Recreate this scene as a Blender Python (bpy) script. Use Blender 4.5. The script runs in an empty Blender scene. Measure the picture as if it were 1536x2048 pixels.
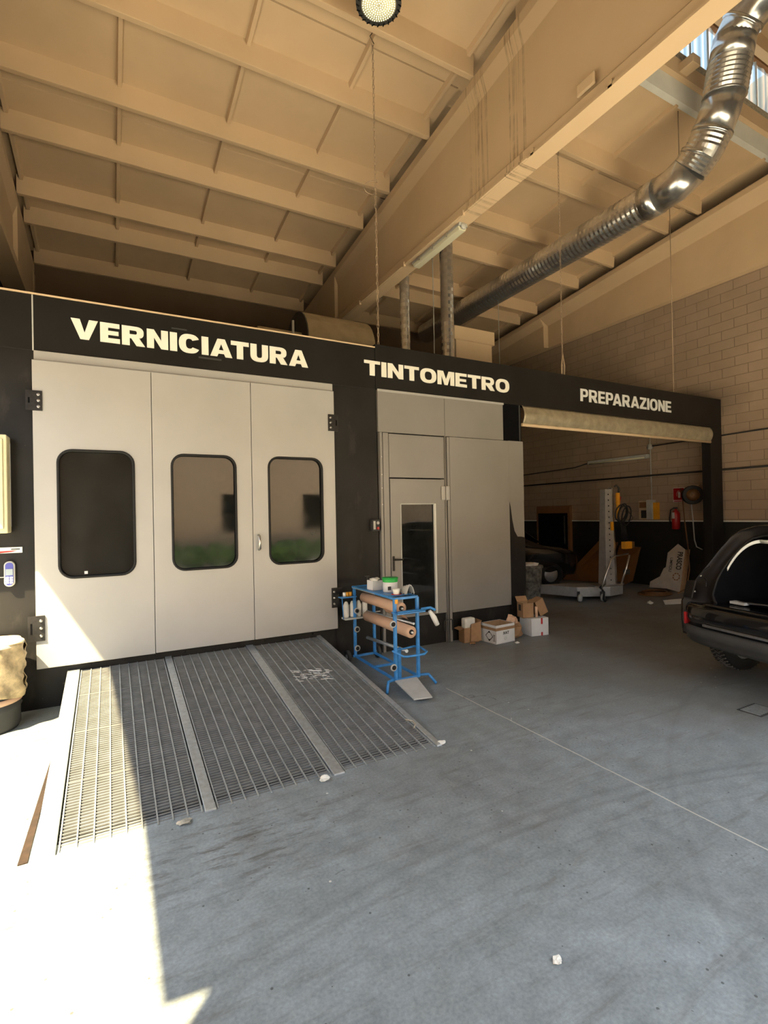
import bpy, bmesh, math, random
from mathutils import Vector, Matrix
random.seed(7)
C = bpy.context.scene.collection
SC = bpy.context.scene
PI = math.pi
R_ = math.radians

# ------------------------------------------------------------------ camera
cd = bpy.data.cameras.new('camera'); cam = bpy.data.objects.new('camera', cd); C.objects.link(cam)
cd.sensor_fit = 'AUTO'; cd.sensor_width = 36; cd.lens = 1010.15 / 2048 * 36
cd.clip_start = 0.05; cd.clip_end = 300
A_ = Vector((0.87951, -0.01507, 0.47566)); B_ = Vector((-0.4755, 0.01306, 0.87962))
A_.normalize(); B_ = (B_ - A_ * A_.dot(B_)).normalized(); Z_ = A_.cross(B_)
# rows of the world->camera matrix (camera: right, down, forward)
right = Vector((A_[0], B_[0], Z_[0])); down = Vector((A_[1], B_[1], Z_[1])); fwd = Vector((A_[2], B_[2], Z_[2]))
M = Matrix((right, -down, -fwd)).transposed().to_4x4(); M.translation = (0, 0, 1.849)
cam.matrix_world = M
SC.camera = cam

# ------------------------------------------------------------------ light and exposure
SC.view_settings.view_transform = 'Standard'; SC.view_settings.look = 'None'
SC.view_settings.gamma = 1; SC.view_settings.use_curve_mapping = False
SC.view_settings.exposure = 1.75
w = bpy.data.worlds.new('sky'); SC.world = w; w.use_nodes = True
bg = w.node_tree.nodes['Background']; bg.inputs[0].default_value = (0.78, 0.89, 1.0, 1); bg.inputs[1].default_value = 1.6
sd = bpy.data.lights.new('sun', 'SUN'); sd.energy = 10.0; sd.angle = R_(0.6); sd.color = (1.0, 0.81, 0.46)
so = bpy.data.objects.new('sun', sd); C.objects.link(so)
so.rotation_euler = Vector((0.57, 0.35, -1.0)).to_track_quat('-Z', 'Y').to_euler(); so.location = (-6, -6, 12)
try:
    SC.cycles.max_bounces = 10; SC.cycles.diffuse_bounces = 2; SC.cycles.glossy_bounces = 4
    SC.cycles.sample_clamp_indirect = 8
except Exception: pass

# ------------------------------------------------------------------ materials
def nm(name):
    m = bpy.data.materials.new(name); m.use_nodes = True
    return m, m.node_tree, m.node_tree.nodes['Principled BSDF']
def N(t, kind, **kw):
    n = t.nodes.new(kind)
    for k, v in kw.items():
        if k in n.inputs: n.inputs[k].default_value = v
        else: setattr(n, k, v)
    return n
def ramp(t, src, stops):
    r = t.nodes.new('ShaderNodeValToRGB'); e = r.color_ramp.elements
    e[0].position, e[0].color = stops[0][0], (*stops[0][1], 1)
    e[1].position, e[1].color = stops[-1][0], (*stops[-1][1], 1)
    for p, c in stops[1:-1]:
        q = e.new(p); q.color = (*c, 1)
    t.links.new(src, r.inputs[0]); return r.outputs[0]
def mixc(t, fac, a, b, mode='MIX'):
    m = t.nodes.new('ShaderNodeMix'); m.data_type = 'RGBA'; m.blend_type = mode
    for s, v in ((m.inputs[0], fac), (m.inputs[6], a), (m.inputs[7], b)):
        if hasattr(v, 'is_linked'): t.links.new(v, s)
        else: s.default_value = v if not isinstance(v, tuple) or len(v) == 4 else (*v, 1)
    return m.outputs[2]
def mth(t, op, a, b=0.0, c=None):
    m = t.nodes.new('ShaderNodeMath'); m.operation = op
    for i, v in enumerate((a, b) if c is None else (a, b, c)):
        if hasattr(v, 'is_linked'): t.links.new(v, m.inputs[i])
        else: m.inputs[i].default_value = v
    return m.outputs[0]
def pos(t):
    return t.nodes.new('ShaderNodeNewGeometry').outputs['Position']
def noise(t, vec, scale, detail=4, rough=0.55, sc=None):
    if sc:
        mp = t.nodes.new('ShaderNodeMapping'); mp.inputs['Scale'].default_value = sc; t.links.new(vec, mp.inputs[0]); vec = mp.outputs[0]
    n = t.nodes.new('ShaderNodeTexNoise'); n.inputs['Scale'].default_value = scale
    n.inputs['Detail'].default_value = detail; n.inputs['Roughness'].default_value = rough
    t.links.new(vec, n.inputs['Vector']); return n.outputs['Fac']
def bump(t, h, b, strength=0.2, dist=0.01):
    n = t.nodes.new('ShaderNodeBump'); n.inputs['Strength'].default_value = strength; n.inputs['Distance'].default_value = dist
    t.links.new(h, n.inputs['Height']); t.links.new(n.outputs[0], b.inputs['Normal'])
def plain(name, col, rough=0.5, metal=0.0, var=0.12, scale=6.0, bmp=0.0, coat=0.0):
    m, t, b = nm(name)
    n = noise(t, pos(t), scale, 5)
    lo = tuple(max(0, c * (1 - var)) for c in col); hi = tuple(min(1, c * (1 + var)) for c in col)
    t.links.new(ramp(t, n, [(0.3, lo), (0.7, hi)]), b.inputs['Base Color'])
    b.inputs['Roughness'].default_value = rough; b.inputs['Metallic'].default_value = metal
    if coat: b.inputs['Coat Weight'].default_value = coat; b.inputs['Coat Roughness'].default_value = 0.03
    if bmp: bump(t, noise(t, pos(t), scale * 12, 4), b, bmp, 0.004)
    return m
MT = {}
MT['ceiling'] = plain('ceiling_paint', (0.70, 0.51, 0.325), 0.75, 0, 0.07, 0.9, 0.05)
MT['black'] = None
def black_panel():
    m, t, b = nm('black_panel_paint'); p = pos(t)
    base = ramp(t, noise(t, p, 1.3, 5), [(0.3, (0.009, 0.0088, 0.009)), (0.75, (0.024, 0.022, 0.021))])
    dust = noise(t, p, 3.0, 7, 0.65, (1.0, 1.0, 0.45))
    f = ramp(t, dust, [(0.56, (0, 0, 0)), (0.78, (0.35, 0.35, 0.35))])
    c = mixc(t, f, base, (0.12, 0.105, 0.095, 1))
    chips = noise(t, p, 38, 3, 0.5)
    c = mixc(t, ramp(t, chips, [(0.755, (0, 0, 0)), (0.78, (0.7, 0.7, 0.7))]), c, (0.45, 0.42, 0.38, 1))
    t.links.new(c, b.inputs['Base Color'])
    t.links.new(ramp(t, dust, [(0.3, (0.38,) * 3), (0.7, (0.6,) * 3)]), b.inputs['Roughness'])
    bump(t, noise(t, p, 2.2, 3), b, 0.15, 0.02)
    return m
MT['black'] = black_panel()
MT['fascia'] = plain('fascia_black', (0.013, 0.012, 0.0115), 0.5, 0, 0.25, 2.0, 0.04)
MT['door'] = plain('door_light_grey', (0.455, 0.445, 0.435), 0.42, 0.1, 0.05, 1.5, 0.03)
MT['greypanel'] = plain('grey_sheet_panel', (0.285, 0.27, 0.255), 0.42, 0.15, 0.06, 1.5, 0.03)
MT['galv'] = plain('galvanised_steel', (0.55, 0.60, 0.64), 0.4, 0.75, 0.15, 30, 0.03)
MT['duct'] = plain('duct_steel', (0.72, 0.73, 0.74), 0.24, 0.9, 0.10, 14)
MT['hinge'] = plain('dark_hinge_steel', (0.035, 0.033, 0.033), 0.4, 0.6, 0.2, 30)
MT['rubber'] = plain('black_rubber', (0.018, 0.018, 0.019), 0.6)
MT['blue'] = plain('blue_enamel', (0.045, 0.25, 0.62), 0.35, 0, 0.15, 20)
MT['steel'] = plain('bright_steel', (0.6, 0.6, 0.6), 0.28, 1.0, 0.1, 40)
MT['kraft'] = plain('masking_kraft_paper', (0.66, 0.42, 0.28), 0.6, 0, 0.05, 10)
MT['card'] = plain('cardboard_brown', (0.36, 0.21, 0.11), 0.8, 0, 0.12, 12, 0.04)
MT['cardin'] = plain('cardboard_inside', (0.42, 0.26, 0.14), 0.8, 0, 0.1, 12)
MT['white'] = plain('white_card', (0.74, 0.74, 0.74), 0.6, 0, 0.05, 10)
MT['cream'] = plain('cream_letters', (0.95, 0.93, 0.84), 0.5, 0, 0.03, 8)
MT['ink'] = plain('black_ink', (0.015, 0.015, 0.015), 0.6, 0, 0)
MT['red'] = plain('red_paint', (0.42, 0.012, 0.015), 0.35)
MT['redtape'] = plain('red_tape', (0.5, 0.03, 0.03), 0.5)
MT['green'] = plain('green_label', (0.02, 0.42, 0.07), 0.4)
MT['yellow'] = plain('yellow_orange_plastic', (0.85, 0.38, 0.02), 0.4)
MT['ochre'] = plain('ochre_painted_steel', (0.14, 0.06, 0.016), 0.5, 0, 0.2, 5)
MT['cabinet'] = plain('cream_metal', (0.72, 0.66, 0.42), 0.45, 0, 0.04)
MT['lgrey'] = plain('light_grey_plastic', (0.5, 0.5, 0.48), 0.5)
MT['dgrey'] = plain('dark_grey_plastic', (0.055, 0.055, 0.055), 0.55)
MT['towergrey'] = plain('tower_grey_paint', (0.42, 0.41, 0.40), 0.45, 0.3, 0.1, 12)
MT['paintwhite'] = plain('white_curb_paint', (0.80, 0.80, 0.77), 0.6, 0, 0.06, 3)
MT['dirty'] = plain('dirty_mortar', (0.42, 0.38, 0.31), 0.9, 0, 0.4, 25, 0.4)
MT['cloth'] = plain('crumpled_white_paper', (0.78, 0.76, 0.70), 0.8, 0, 0.08, 20)
MT['carpaint'] = plain('black_car_paint', (0.006, 0.006, 0.007), 0.16, 0, 0.1, 4, 0, 0.8)
MT['carinner'] = plain('dark_brown_primer', (0.010, 0.008, 0.0075), 0.38, 0, 0.3, 8)
MT['interior'] = plain('black_felt', (0.008, 0.008, 0.009), 0.95)
MT['fan'] = plain('dusty_fan_housing', (0.40, 0.33, 0.22), 0.5, 0.5, 0.1, 5)
MT['wood'] = plain('brown_wood', (0.25, 0.12, 0.05), 0.6)
MT['screen'] = plain('grey_screen', (0.35, 0.42, 0.48), 0.2)
MT['bluep'] = plain('blue_plastic', (0.08, 0.09, 0.42), 0.4)
for k_ in ('interior', 'fascia', 'black', 'rubber', 'dgrey', 'carinner'):
    MT[k_].node_tree.nodes['Principled BSDF'].inputs['Specular IOR Level'].default_value = 0.0 if k_ == 'interior' else 0.25
def glass_dark(spec=0.85):
    m, t, b = nm('dark_dusty_glass'); p = pos(t)
    d = noise(t, p, 2.0, 9, 0.72)
    t.links.new(ramp(t, d, [(0.35, (0.008, 0.009, 0.009)), (0.9, (0.035, 0.037, 0.036))]), b.inputs['Base Color'])
    t.links.new(ramp(t, d, [(0.4, (0.03,) * 3), (0.9, (0.14,) * 3)]), b.inputs['Roughness'])
    b.inputs['Specular IOR Level'].default_value = spec
    return m
MT['glass'] = glass_dark(); MT['blackglass'] = glass_dark(0.3)
def clear_glass():
    m, t, b = nm('lamp_lens'); b.inputs['Base Color'].default_value = (0.75, 0.72, 0.55, 1); b.inputs['Roughness'].default_value = 0.25
    return m
def emis(name, col, s):
    m, t, b = nm(name); b.inputs['Base Color'].default_value = (*col, 1)
    b.inputs['Emission Color'].default_value = (*col, 1); b.inputs['Emission Strength'].default_value = s; return m
MT['lens'] = clear_glass()
MT['led'] = emis('led_dot', (1.0, 0.93, 0.55), 1.2)
def polycarb():
    m, t, b = nm('translucent_glazing'); out = t.nodes['Material Output']; t.nodes.remove(b)
    tr = N(t, 'ShaderNodeBsdfTransparent'); tl = N(t, 'ShaderNodeBsdfTranslucent'); gl = N(t, 'ShaderNodeBsdfGlossy', Roughness=0.15)
    wv = t.nodes.new('ShaderNodeTexWave'); wv.bands_direction = 'X'; wv.inputs['Scale'].default_value = 1.6; wv.inputs['Distortion'].default_value = 0.6
    t.links.new(pos(t), wv.inputs[0])
    c = ramp(t, wv.outputs[1], [(0.0, (0.10, 0.15, 0.19)), (0.75, (0.19, 0.25, 0.29)), (1.0, (0.27, 0.28, 0.29))])
    t.links.new(c, tr.inputs[0]); t.links.new(c, tl.inputs[0])
    m1 = N(t, 'ShaderNodeMixShader'); m1.inputs[0].default_value = 0.45; t.links.new(tr.outputs[0], m1.inputs[1]); t.links.new(tl.outputs[0], m1.inputs[2])
    m2 = N(t, 'ShaderNodeMixShader'); m2.inputs[0].default_value = 0.06; t.links.new(m1.outputs[0], m2.inputs[1]); t.links.new(gl.outputs[0], m2.inputs[2])
    t.links.new(m2.outputs[0], out.inputs[0]); return m
MT['poly'] = polycarb()
def floor_mat():
    m, t, b = nm('grey_floor_paint'); p = pos(t)
    sep = t.nodes.new('ShaderNodeSeparateXYZ'); t.links.new(p, sep.inputs[0]); X, Y = sep.outputs[0], sep.outputs[1]
    big = noise(t, p, 0.55, 5, 0.6)
    c = ramp(t, big, [(0.3, (0.20, 0.215, 0.222)), (0.5, (0.245, 0.275, 0.292)), (0.7, (0.275, 0.31, 0.335))])
    mid = noise(t, p, 5.0, 8, 0.7)
    c = mixc(t, 0.75, c, ramp(t, mid, [(0.3, (0.62,) * 3), (0.72, (1.25,) * 3)]), 'MULTIPLY')
    fine = noise(t, p, 60, 3, 0.6)
    c = mixc(t, 0.6, c, ramp(t, fine, [(0.3, (0.7,) * 3), (0.7, (1.25,) * 3)]), 'MULTIPLY')
    # dirt streaks swept along x
    st = noise(t, p, 2.2, 7, 0.7, (0.7, 5.0, 1))
    c = mixc(t, ramp(t, st, [(0.54, (0, 0, 0)), (0.72, (0.62,) * 3)]), c, (0.12, 0.11, 0.098, 1))
    # churned dirt at the foot of the ramp
    gd = mth(t, 'SQRT', mth(t, 'ADD', mth(t, 'POWER', mth(t, 'SUBTRACT', X, .62), 2.0), mth(t, 'POWER', mth(t, 'MULTIPLY', mth(t, 'SUBTRACT', Y, 2.92), 1.8), 2.0)))
    gm = mth(t, 'MAXIMUM', mth(t, 'SUBTRACT', 1.0, mth(t, 'DIVIDE', gd, .95)), 0.0)
    st2 = noise(t, p, 4.0, 7, 0.75, (0.9, 4.0, 1))
    c = mixc(t, mth(t, 'MULTIPLY', gm, ramp(t, st2, [(0.50, (0, 0, 0)), (0.62, (1, 1, 1))])), c, (0.075, 0.068, 0.06, 1))
    # tyre track: an arc band
    for (cx, cy, r, wd, k) in ((1.9, -4.0, 6.32, 0.035, 0.28), (1.9, -4.0, 6.22, 0.03, 0.28), (1.9, -4.0, 6.0, 0.02, 0.2), (7.0, -3.0, 6.3, 0.04, 0.2), (3.6, -3.2, 6.5, 0.03, 0.2)):
        dx = mth(t, 'SUBTRACT', X, cx); dy = mth(t, 'SUBTRACT', Y, cy)
        d = mth(t, 'SQRT', mth(t, 'ADD', mth(t, 'MULTIPLY', dx, dx), mth(t, 'MULTIPLY', dy, dy)))
        e = mth(t, 'ABSOLUTE', mth(t, 'SUBTRACT', d, r))
        band = mth(t, 'SUBTRACT', 1.0, mth(t, 'DIVIDE', e, wd)); band = mth(t, 'MAXIMUM', band, 0.0)
        band = mth(t, 'MULTIPLY', mth(t, 'MULTIPLY', band, k), mth(t, 'MULTIPLY', mid, 1.6))
        c = mixc(t, band, c, (0.085, 0.08, 0.078, 1))
    # browner and darker towards the right, broken up by noise
    mottle = noise(t, p, 0.8, 6, 0.6)
    far = mth(t, 'MINIMUM', mth(t, 'MAXIMUM', mth(t, 'MULTIPLY', mth(t, 'SUBTRACT', X, 3.6), 0.4), 0.0), 1.0)
    c = mixc(t, mth(t, 'MULTIPLY', far, ramp(t, mottle, [(0.4, (0.35,) * 3), (0.65, (0.85,) * 3)])), c, (0.125, 0.108, 0.092, 1))
    # paint specks
    v = t.nodes.new('ShaderNodeTexVoronoi'); v.inputs['Scale'].default_value = 14; t.links.new(p, v.inputs['Vector'])
    sel = noise(t, p, 1.7, 2)
    sp = mth(t, 'MULTIPLY', mth(t, 'LESS_THAN', v.outputs['Distance'], 0.085), mth(t, 'GREATER_THAN', sel, 0.5))
    c = mixc(t, mth(t, 'MULTIPLY', sp, 0.75), c, (0.05, 0.05, 0.048, 1))
    v2 = t.nodes.new('ShaderNodeTexVoronoi'); v2.inputs['Scale'].default_value = 5.3; t.links.new(p, v2.inputs['Vector'])
    sp2 = mth(t, 'MULTIPLY', mth(t, 'LESS_THAN', v2.outputs['Distance'], 0.045), mth(t, 'GREATER_THAN', sel, 0.53))
    c = mixc(t, mth(t, 'MULTIPLY', sp2, 0.8), c, (0.62, 0.61, 0.57, 1))
    # cracks
    v3 = t.nodes.new('ShaderNodeTexVoronoi'); v3.feature = 'DISTANCE_TO_EDGE'; v3.inputs['Scale'].default_value = 0.55
    wrp = t.nodes.new('ShaderNodeVectorMath'); wrp.operation = 'ADD'
    nz = t.nodes.new('ShaderNodeTexNoise'); nz.inputs['Scale'].default_value = 1.6; nz.inputs['Detail'].default_value = 6; t.links.new(p, nz.inputs['Vector'])
    t.links.new(p, wrp.inputs[0]); t.links.new(nz.outputs['Color'], wrp.inputs[1]); t.links.new(wrp.outputs[0], v3.inputs['Vector'])
    ck = mth(t, 'MULTIPLY', mth(t, 'LESS_THAN', v3.outputs['Distance'], 0.003), mth(t, 'GREATER_THAN', noise(t, p, 1.4, 3), 0.62))
    c = mixc(t, mth(t, 'MULTIPLY', ck, 0.6), c, (0.07, 0.065, 0.06, 1))
    # pale scored joint along the bay
    jd = mth(t, 'ABSOLUTE', mth(t, 'SUBTRACT', mth(t, 'ADD', X, mth(t, 'MULTIPLY', mth(t, 'SUBTRACT', noise(t, p, 3, 3), 0.5), 0.02)), 3.085))
    jt = mth(t, 'MULTIPLY', mth(t, 'LESS_THAN', jd, 0.006), mth(t, 'LESS_THAN', Y, 4.4))
    c = mixc(t, mth(t, 'MULTIPLY', jt, 0.75), c, (0.55, 0.52, 0.46, 1))
    t.links.new(c, b.inputs['Base Color'])
    t.links.new(ramp(t, mid, [(0.3, (0.42,) * 3), (0.7, (0.62,) * 3)]), b.inputs['Roughness'])
    bump(t, mth(t, 'ADD', mth(t, 'MULTIPLY', mid, 0.6), st), b, 0.18, 0.01)
    return m
MT['floor'] = floor_mat()
def block_mat():
    m, t, b = nm('painted_concrete_blocks'); p = pos(t)
    sep = t.nodes.new('ShaderNodeSeparateXYZ'); t.links.new(p, sep.inputs[0])
    cb = t.nodes.new('ShaderNodeCombineXYZ'); t.links.new(sep.outputs[1], cb.inputs[0]); t.links.new(sep.outputs[2], cb.inputs[1])
    br = t.nodes.new('ShaderNodeTexBrick'); t.links.new(cb.outputs[0], br.inputs['Vector'])
    br.inputs['Scale'].default_value = 1; br.inputs['Brick Width'].default_value = 0.5; br.inputs['Row Height'].default_value = 0.2
    br.inputs['Mortar Size'].default_value = 0.006; br.inputs['Mortar Smooth'].default_value = 0.3; br.inputs['Bias'].default_value = 0
    br.inputs['Color1'].default_value = (0.42, 0.31, 0.225, 1); br.inputs['Color2'].default_value = (0.45, 0.335, 0.245, 1)
    br.inputs['Mortar'].default_value = (0.27, 0.20, 0.15, 1)
    c = mixc(t, 0.6, br.outputs['Color'], ramp(t, noise(t, p, 1.1, 6), [(0.3, (0.75,) * 3), (0.7, (1.08,) * 3)]), 'MULTIPLY')
    # paint overspray: a dark cloud on the blocks above the bay header
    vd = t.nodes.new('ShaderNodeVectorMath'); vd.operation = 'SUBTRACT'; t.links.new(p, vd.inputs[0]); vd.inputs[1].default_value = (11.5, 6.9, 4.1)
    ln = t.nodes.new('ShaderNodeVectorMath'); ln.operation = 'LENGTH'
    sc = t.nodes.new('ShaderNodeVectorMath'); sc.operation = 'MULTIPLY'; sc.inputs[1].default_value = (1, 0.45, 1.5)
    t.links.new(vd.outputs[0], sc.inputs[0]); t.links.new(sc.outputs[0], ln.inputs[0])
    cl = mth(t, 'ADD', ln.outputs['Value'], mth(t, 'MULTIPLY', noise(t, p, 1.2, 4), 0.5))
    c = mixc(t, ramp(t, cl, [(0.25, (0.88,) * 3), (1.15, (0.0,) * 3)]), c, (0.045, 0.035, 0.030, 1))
    # black dado painted up to 1.55 m
    z = sep.outputs[2]
    c = mixc(t, mth(t, 'LESS_THAN', z, 1.555), c, (0.012, 0.0135, 0.0125, 1))
    t.links.new(c, b.inputs['Base Color']); b.inputs['Roughness'].default_value = 0.7
    inv = mth(t, 'SUBTRACT', 1.0, br.outputs['Fac']); bump(t, mth(t, 'ADD', inv, mth(t, 'MULTIPLY', noise(t, p, 30, 4), 0.15)), b, 0.6, 0.012)
    return m
MT['block'] = block_mat()
def girder_mat():
    m, t, b = nm('stained_girder_paint'); p = pos(t)
    base = ramp(t, noise(t, p, 0.8, 5), [(0.3, (0.68, 0.50, 0.315)), (0.7, (0.74, 0.55, 0.355))])
    sep = t.nodes.new('ShaderNodeSeparateXYZ'); t.links.new(p, sep.inputs[0])
    st = noise(t, p, 1.0, 3, 0.6, (0.3, 26.0, 0.35))
    yb = mth(t, 'ADD', mth(t, 'LESS_THAN', mth(t, 'ABSOLUTE', mth(t, 'SUBTRACT', sep.outputs[1], 5.67)), .22), mth(t, 'LESS_THAN', mth(t, 'ABSOLUTE', mth(t, 'SUBTRACT', sep.outputs[1], 4.87)), .15))
    f = mth(t, 'MULTIPLY', mth(t, 'MULTIPLY', ramp(t, st, [(0.50, (0, 0, 0)), (0.62, (0.75,) * 3)]), yb), ramp(t, noise(t, p, 3.5, 4), [(0.38, (0.1,) * 3), (0.6, (1, 1, 1))]))
    c = mixc(t, f, base, (0.26, 0.17, 0.10, 1))
    t.links.new(c, b.inputs['Base Color']); b.inputs['Roughness'].default_value = 0.7; bump(t, noise(t, p, 3.0, 5), b, 0.08, 0.01)
    return m
MT['girder'] = girder_mat()

# ------------------------------------------------------------------ mesh helpers
class MB:
    def __init__(s): s.bm = bmesh.new(); s.mi = 0
    def _f(s, vs):
        try:
            f = s.bm.faces.new(vs); f.material_index = s.mi; return f
        except ValueError: return None
    def hexa(s, p):
        v = [s.bm.verts.new(q) for q in p]
        for i in ((0, 3, 2, 1), (4, 5, 6, 7), (0, 1, 5, 4), (1, 2, 6, 5), (2, 3, 7, 6), (3, 0, 4, 7)): s._f([v[k] for k in i])
        return s
    def box(s, x0, x1, y0, y1, z0, z1):
        return s.hexa([(x0, y0, z0), (x1, y0, z0), (x1, y1, z0), (x0, y1, z0), (x0, y0, z1), (x1, y0, z1), (x1, y1, z1), (x0, y1, z1)])
    def bar(s, a, b, w, h, up=(0, 0, 1)):
        a, b = Vector(a), Vector(b); d = (b - a).normalized(); u = Vector(up)
        if abs(d.dot(u)) > 0.98: u = Vector((0, 1, 0))
        sd = d.cross(u).normalized(); u = sd.cross(d).normalized(); sd *= w / 2; u *= h / 2
        return s.hexa([a - sd - u, a + sd - u, b + sd - u, b - sd - u, a - sd + u, a + sd + u, b + sd + u, b - sd + u])
    def rings(s, rs, cap=True, smooth=True):
        vs = [[s.bm.verts.new(q) for q in r] for r in rs]; n = len(rs[0])
        for a, b in zip(vs, vs[1:]):
            for i in range(n):
                f = s._f([a[i], a[(i + 1) % n], b[(i + 1) % n], b[i]])
                if f: f.smooth = smooth
        if cap: s._f(vs[0][::-1]); s._f(vs[-1])
        return s
    def tube(s, pts, r, n=10, cap=True, closed=False, smooth=True):
        pts = [Vector(p) for p in pts]; rs = []
        rr = r if isinstance(r, (list, tuple)) else [r] * len(pts)
        u = None
        for i, p in enumerate(pts):
            if closed: d = pts[(i + 1) % len(pts)] - pts[i - 1]
            else: d = pts[min(i + 1, len(pts) - 1)] - pts[max(i - 1, 0)]
            d.normalize()
            if u is None: u = d.orthogonal().normalized()
            u = (u - d * u.dot(d)).normalized(); v = d.cross(u)
            rs.append([p + (u * math.cos(k * 2 * PI / n) + v * math.sin(k * 2 * PI / n)) * rr[i] for k in range(n)])
        if closed: rs.append(rs[0]); cap = False
        return s.rings(rs, cap, smooth)
    def cyl(s, a, b, r, n=20, r2=None): return s.tube([a, b], [r, r if r2 is None else r2], n, smooth=True)
    def lathe(s, c, prof, axis=(0, 0, 1), n=24, cap=True):
        c = Vector(c); d = Vector(axis).normalized(); u = d.orthogonal().normalized(); v = d.cross(u)
        return s.rings([[c + d * h + (u * math.cos(k * 2 * PI / n) + v * math.sin(k * 2 * PI / n)) * max(r, 1e-4) for k in range(n)] for r, h in prof], cap)
    def prism(s, poly, d):
        d = Vector(d); a = [Vector(p) for p in poly]; b = [p + d for p in a]
        va = [s.bm.verts.new(p) for p in a]; vb = [s.bm.verts.new(p) for p in b]; n = len(a)
        s._f(va[::-1]); s._f(vb)
        for i in range(n): s._f([va[i], va[(i + 1) % n], vb[(i + 1) % n], vb[i]])
        return s
    def blob(s, c, rx, ry, rz, seed=0, amp=0.2, sub=2):
        rnd = random.Random(seed); r = bmesh.ops.create_icosphere(s.bm, subdivisions=sub, radius=1)
        for v in r['verts']:
            k = 1 + rnd.uniform(-amp, amp); v.co = Vector((c[0] + v.co.x * rx * k, c[1] + v.co.y * ry * k, c[2] + v.co.z * rz * k))
        for f in s.bm.faces: pass
        return s
    def sheet(s, fn, nu, nv, thick=0.0):
        g = [[s.bm.verts.new(fn(i / nu, j / nv)) for j in range(nv + 1)] for i in range(nu + 1)]
        for i in range(nu):
            for j in range(nv):
                f = s._f([g[i][j], g[i + 1][j], g[i + 1][j + 1], g[i][j + 1]])
                if f: f.smooth = True
        return s
    def build(s, name, mat, parent=None, local=False, bevel=0.0, seg=2, solid=0.0):
        bmesh.ops.recalc_face_normals(s.bm, faces=s.bm.faces[:])
        me = bpy.data.meshes.new(name); s.bm.to_mesh(me); s.bm.free()
        for mm in (mat if isinstance(mat, (list, tuple)) else [mat]): me.materials.append(MT[mm] if isinstance(mm, str) else mm)
        o = bpy.data.objects.new(name, me); C.objects.link(o)
        if parent is not None:
            if not local: me.transform(Matrix.Translation(-Vector(parent.get('_w', (0, 0, 0)))))
            o['_w'] = parent['_w']; o.parent = parent
        else:
            co = [v.co for v in me.vertices]
            lo = [min(c[i] for c in co) for i in range(3)]; hi = [max(c[i] for c in co) for i in range(3)]
            org = Vector(((lo[0] + hi[0]) / 2, (lo[1] + hi[1]) / 2, lo[2]))
            me.transform(Matrix.Translation(-org)); o.location = org; o['_w'] = tuple(org)
        if bevel:
            b = o.modifiers.new('bevel', 'BEVEL'); b.width = bevel; b.segments = seg; b.limit_method = 'ANGLE'
        if solid:
            b = o.modifiers.new('solid', 'SOLIDIFY'); b.thickness = solid
        return o
def tag(o, label=None, cat=None, group=None, kind=None):
    if label: o['label'] = label
    if cat: o['category'] = cat
    if group: o['group'] = group
    if kind: o['kind'] = kind
    return o
def thing(name, loc, label, cat, group=None, rz=0.0):
    o = bpy.data.objects.new(name, None); C.objects.link(o); o.location = loc; o.rotation_euler = (0, 0, rz)
    o['_w'] = tuple(loc); o.empty_display_size = 0.1
    return tag(o, label, cat, group)
def struct(name, mb, mat, parent=None, **k):
    o = mb.build(name, mat, parent, **k)
    if parent is None: o['kind'] = 'structure'
    return o
def copy_tree(o, parent=None):
    c = o.copy(); C.objects.link(c)
    if parent: c.parent = parent
    for ch in [q for q in bpy.data.objects if q.parent == o]: copy_tree(ch, c)
    return c
def arc(cx, cz, r, a0, a1, n): return [(cx + r * math.cos(R_(a0 + (a1 - a0) * i / n)), cz + r * math.sin(R_(a0 + (a1 - a0) * i / n))) for i in range(n + 1)]
def rrect(x0, x1, z0, z1, r, n=6):
    return arc(x1 - r, z1 - r, r, 0, 90, n) + arc(x0 + r, z1 - r, r, 90, 180, n) + arc(x0 + r, z0 + r, r, 180, 270, n) + arc(x1 - r, z0 + r, r, 270, 360, n)

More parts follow.
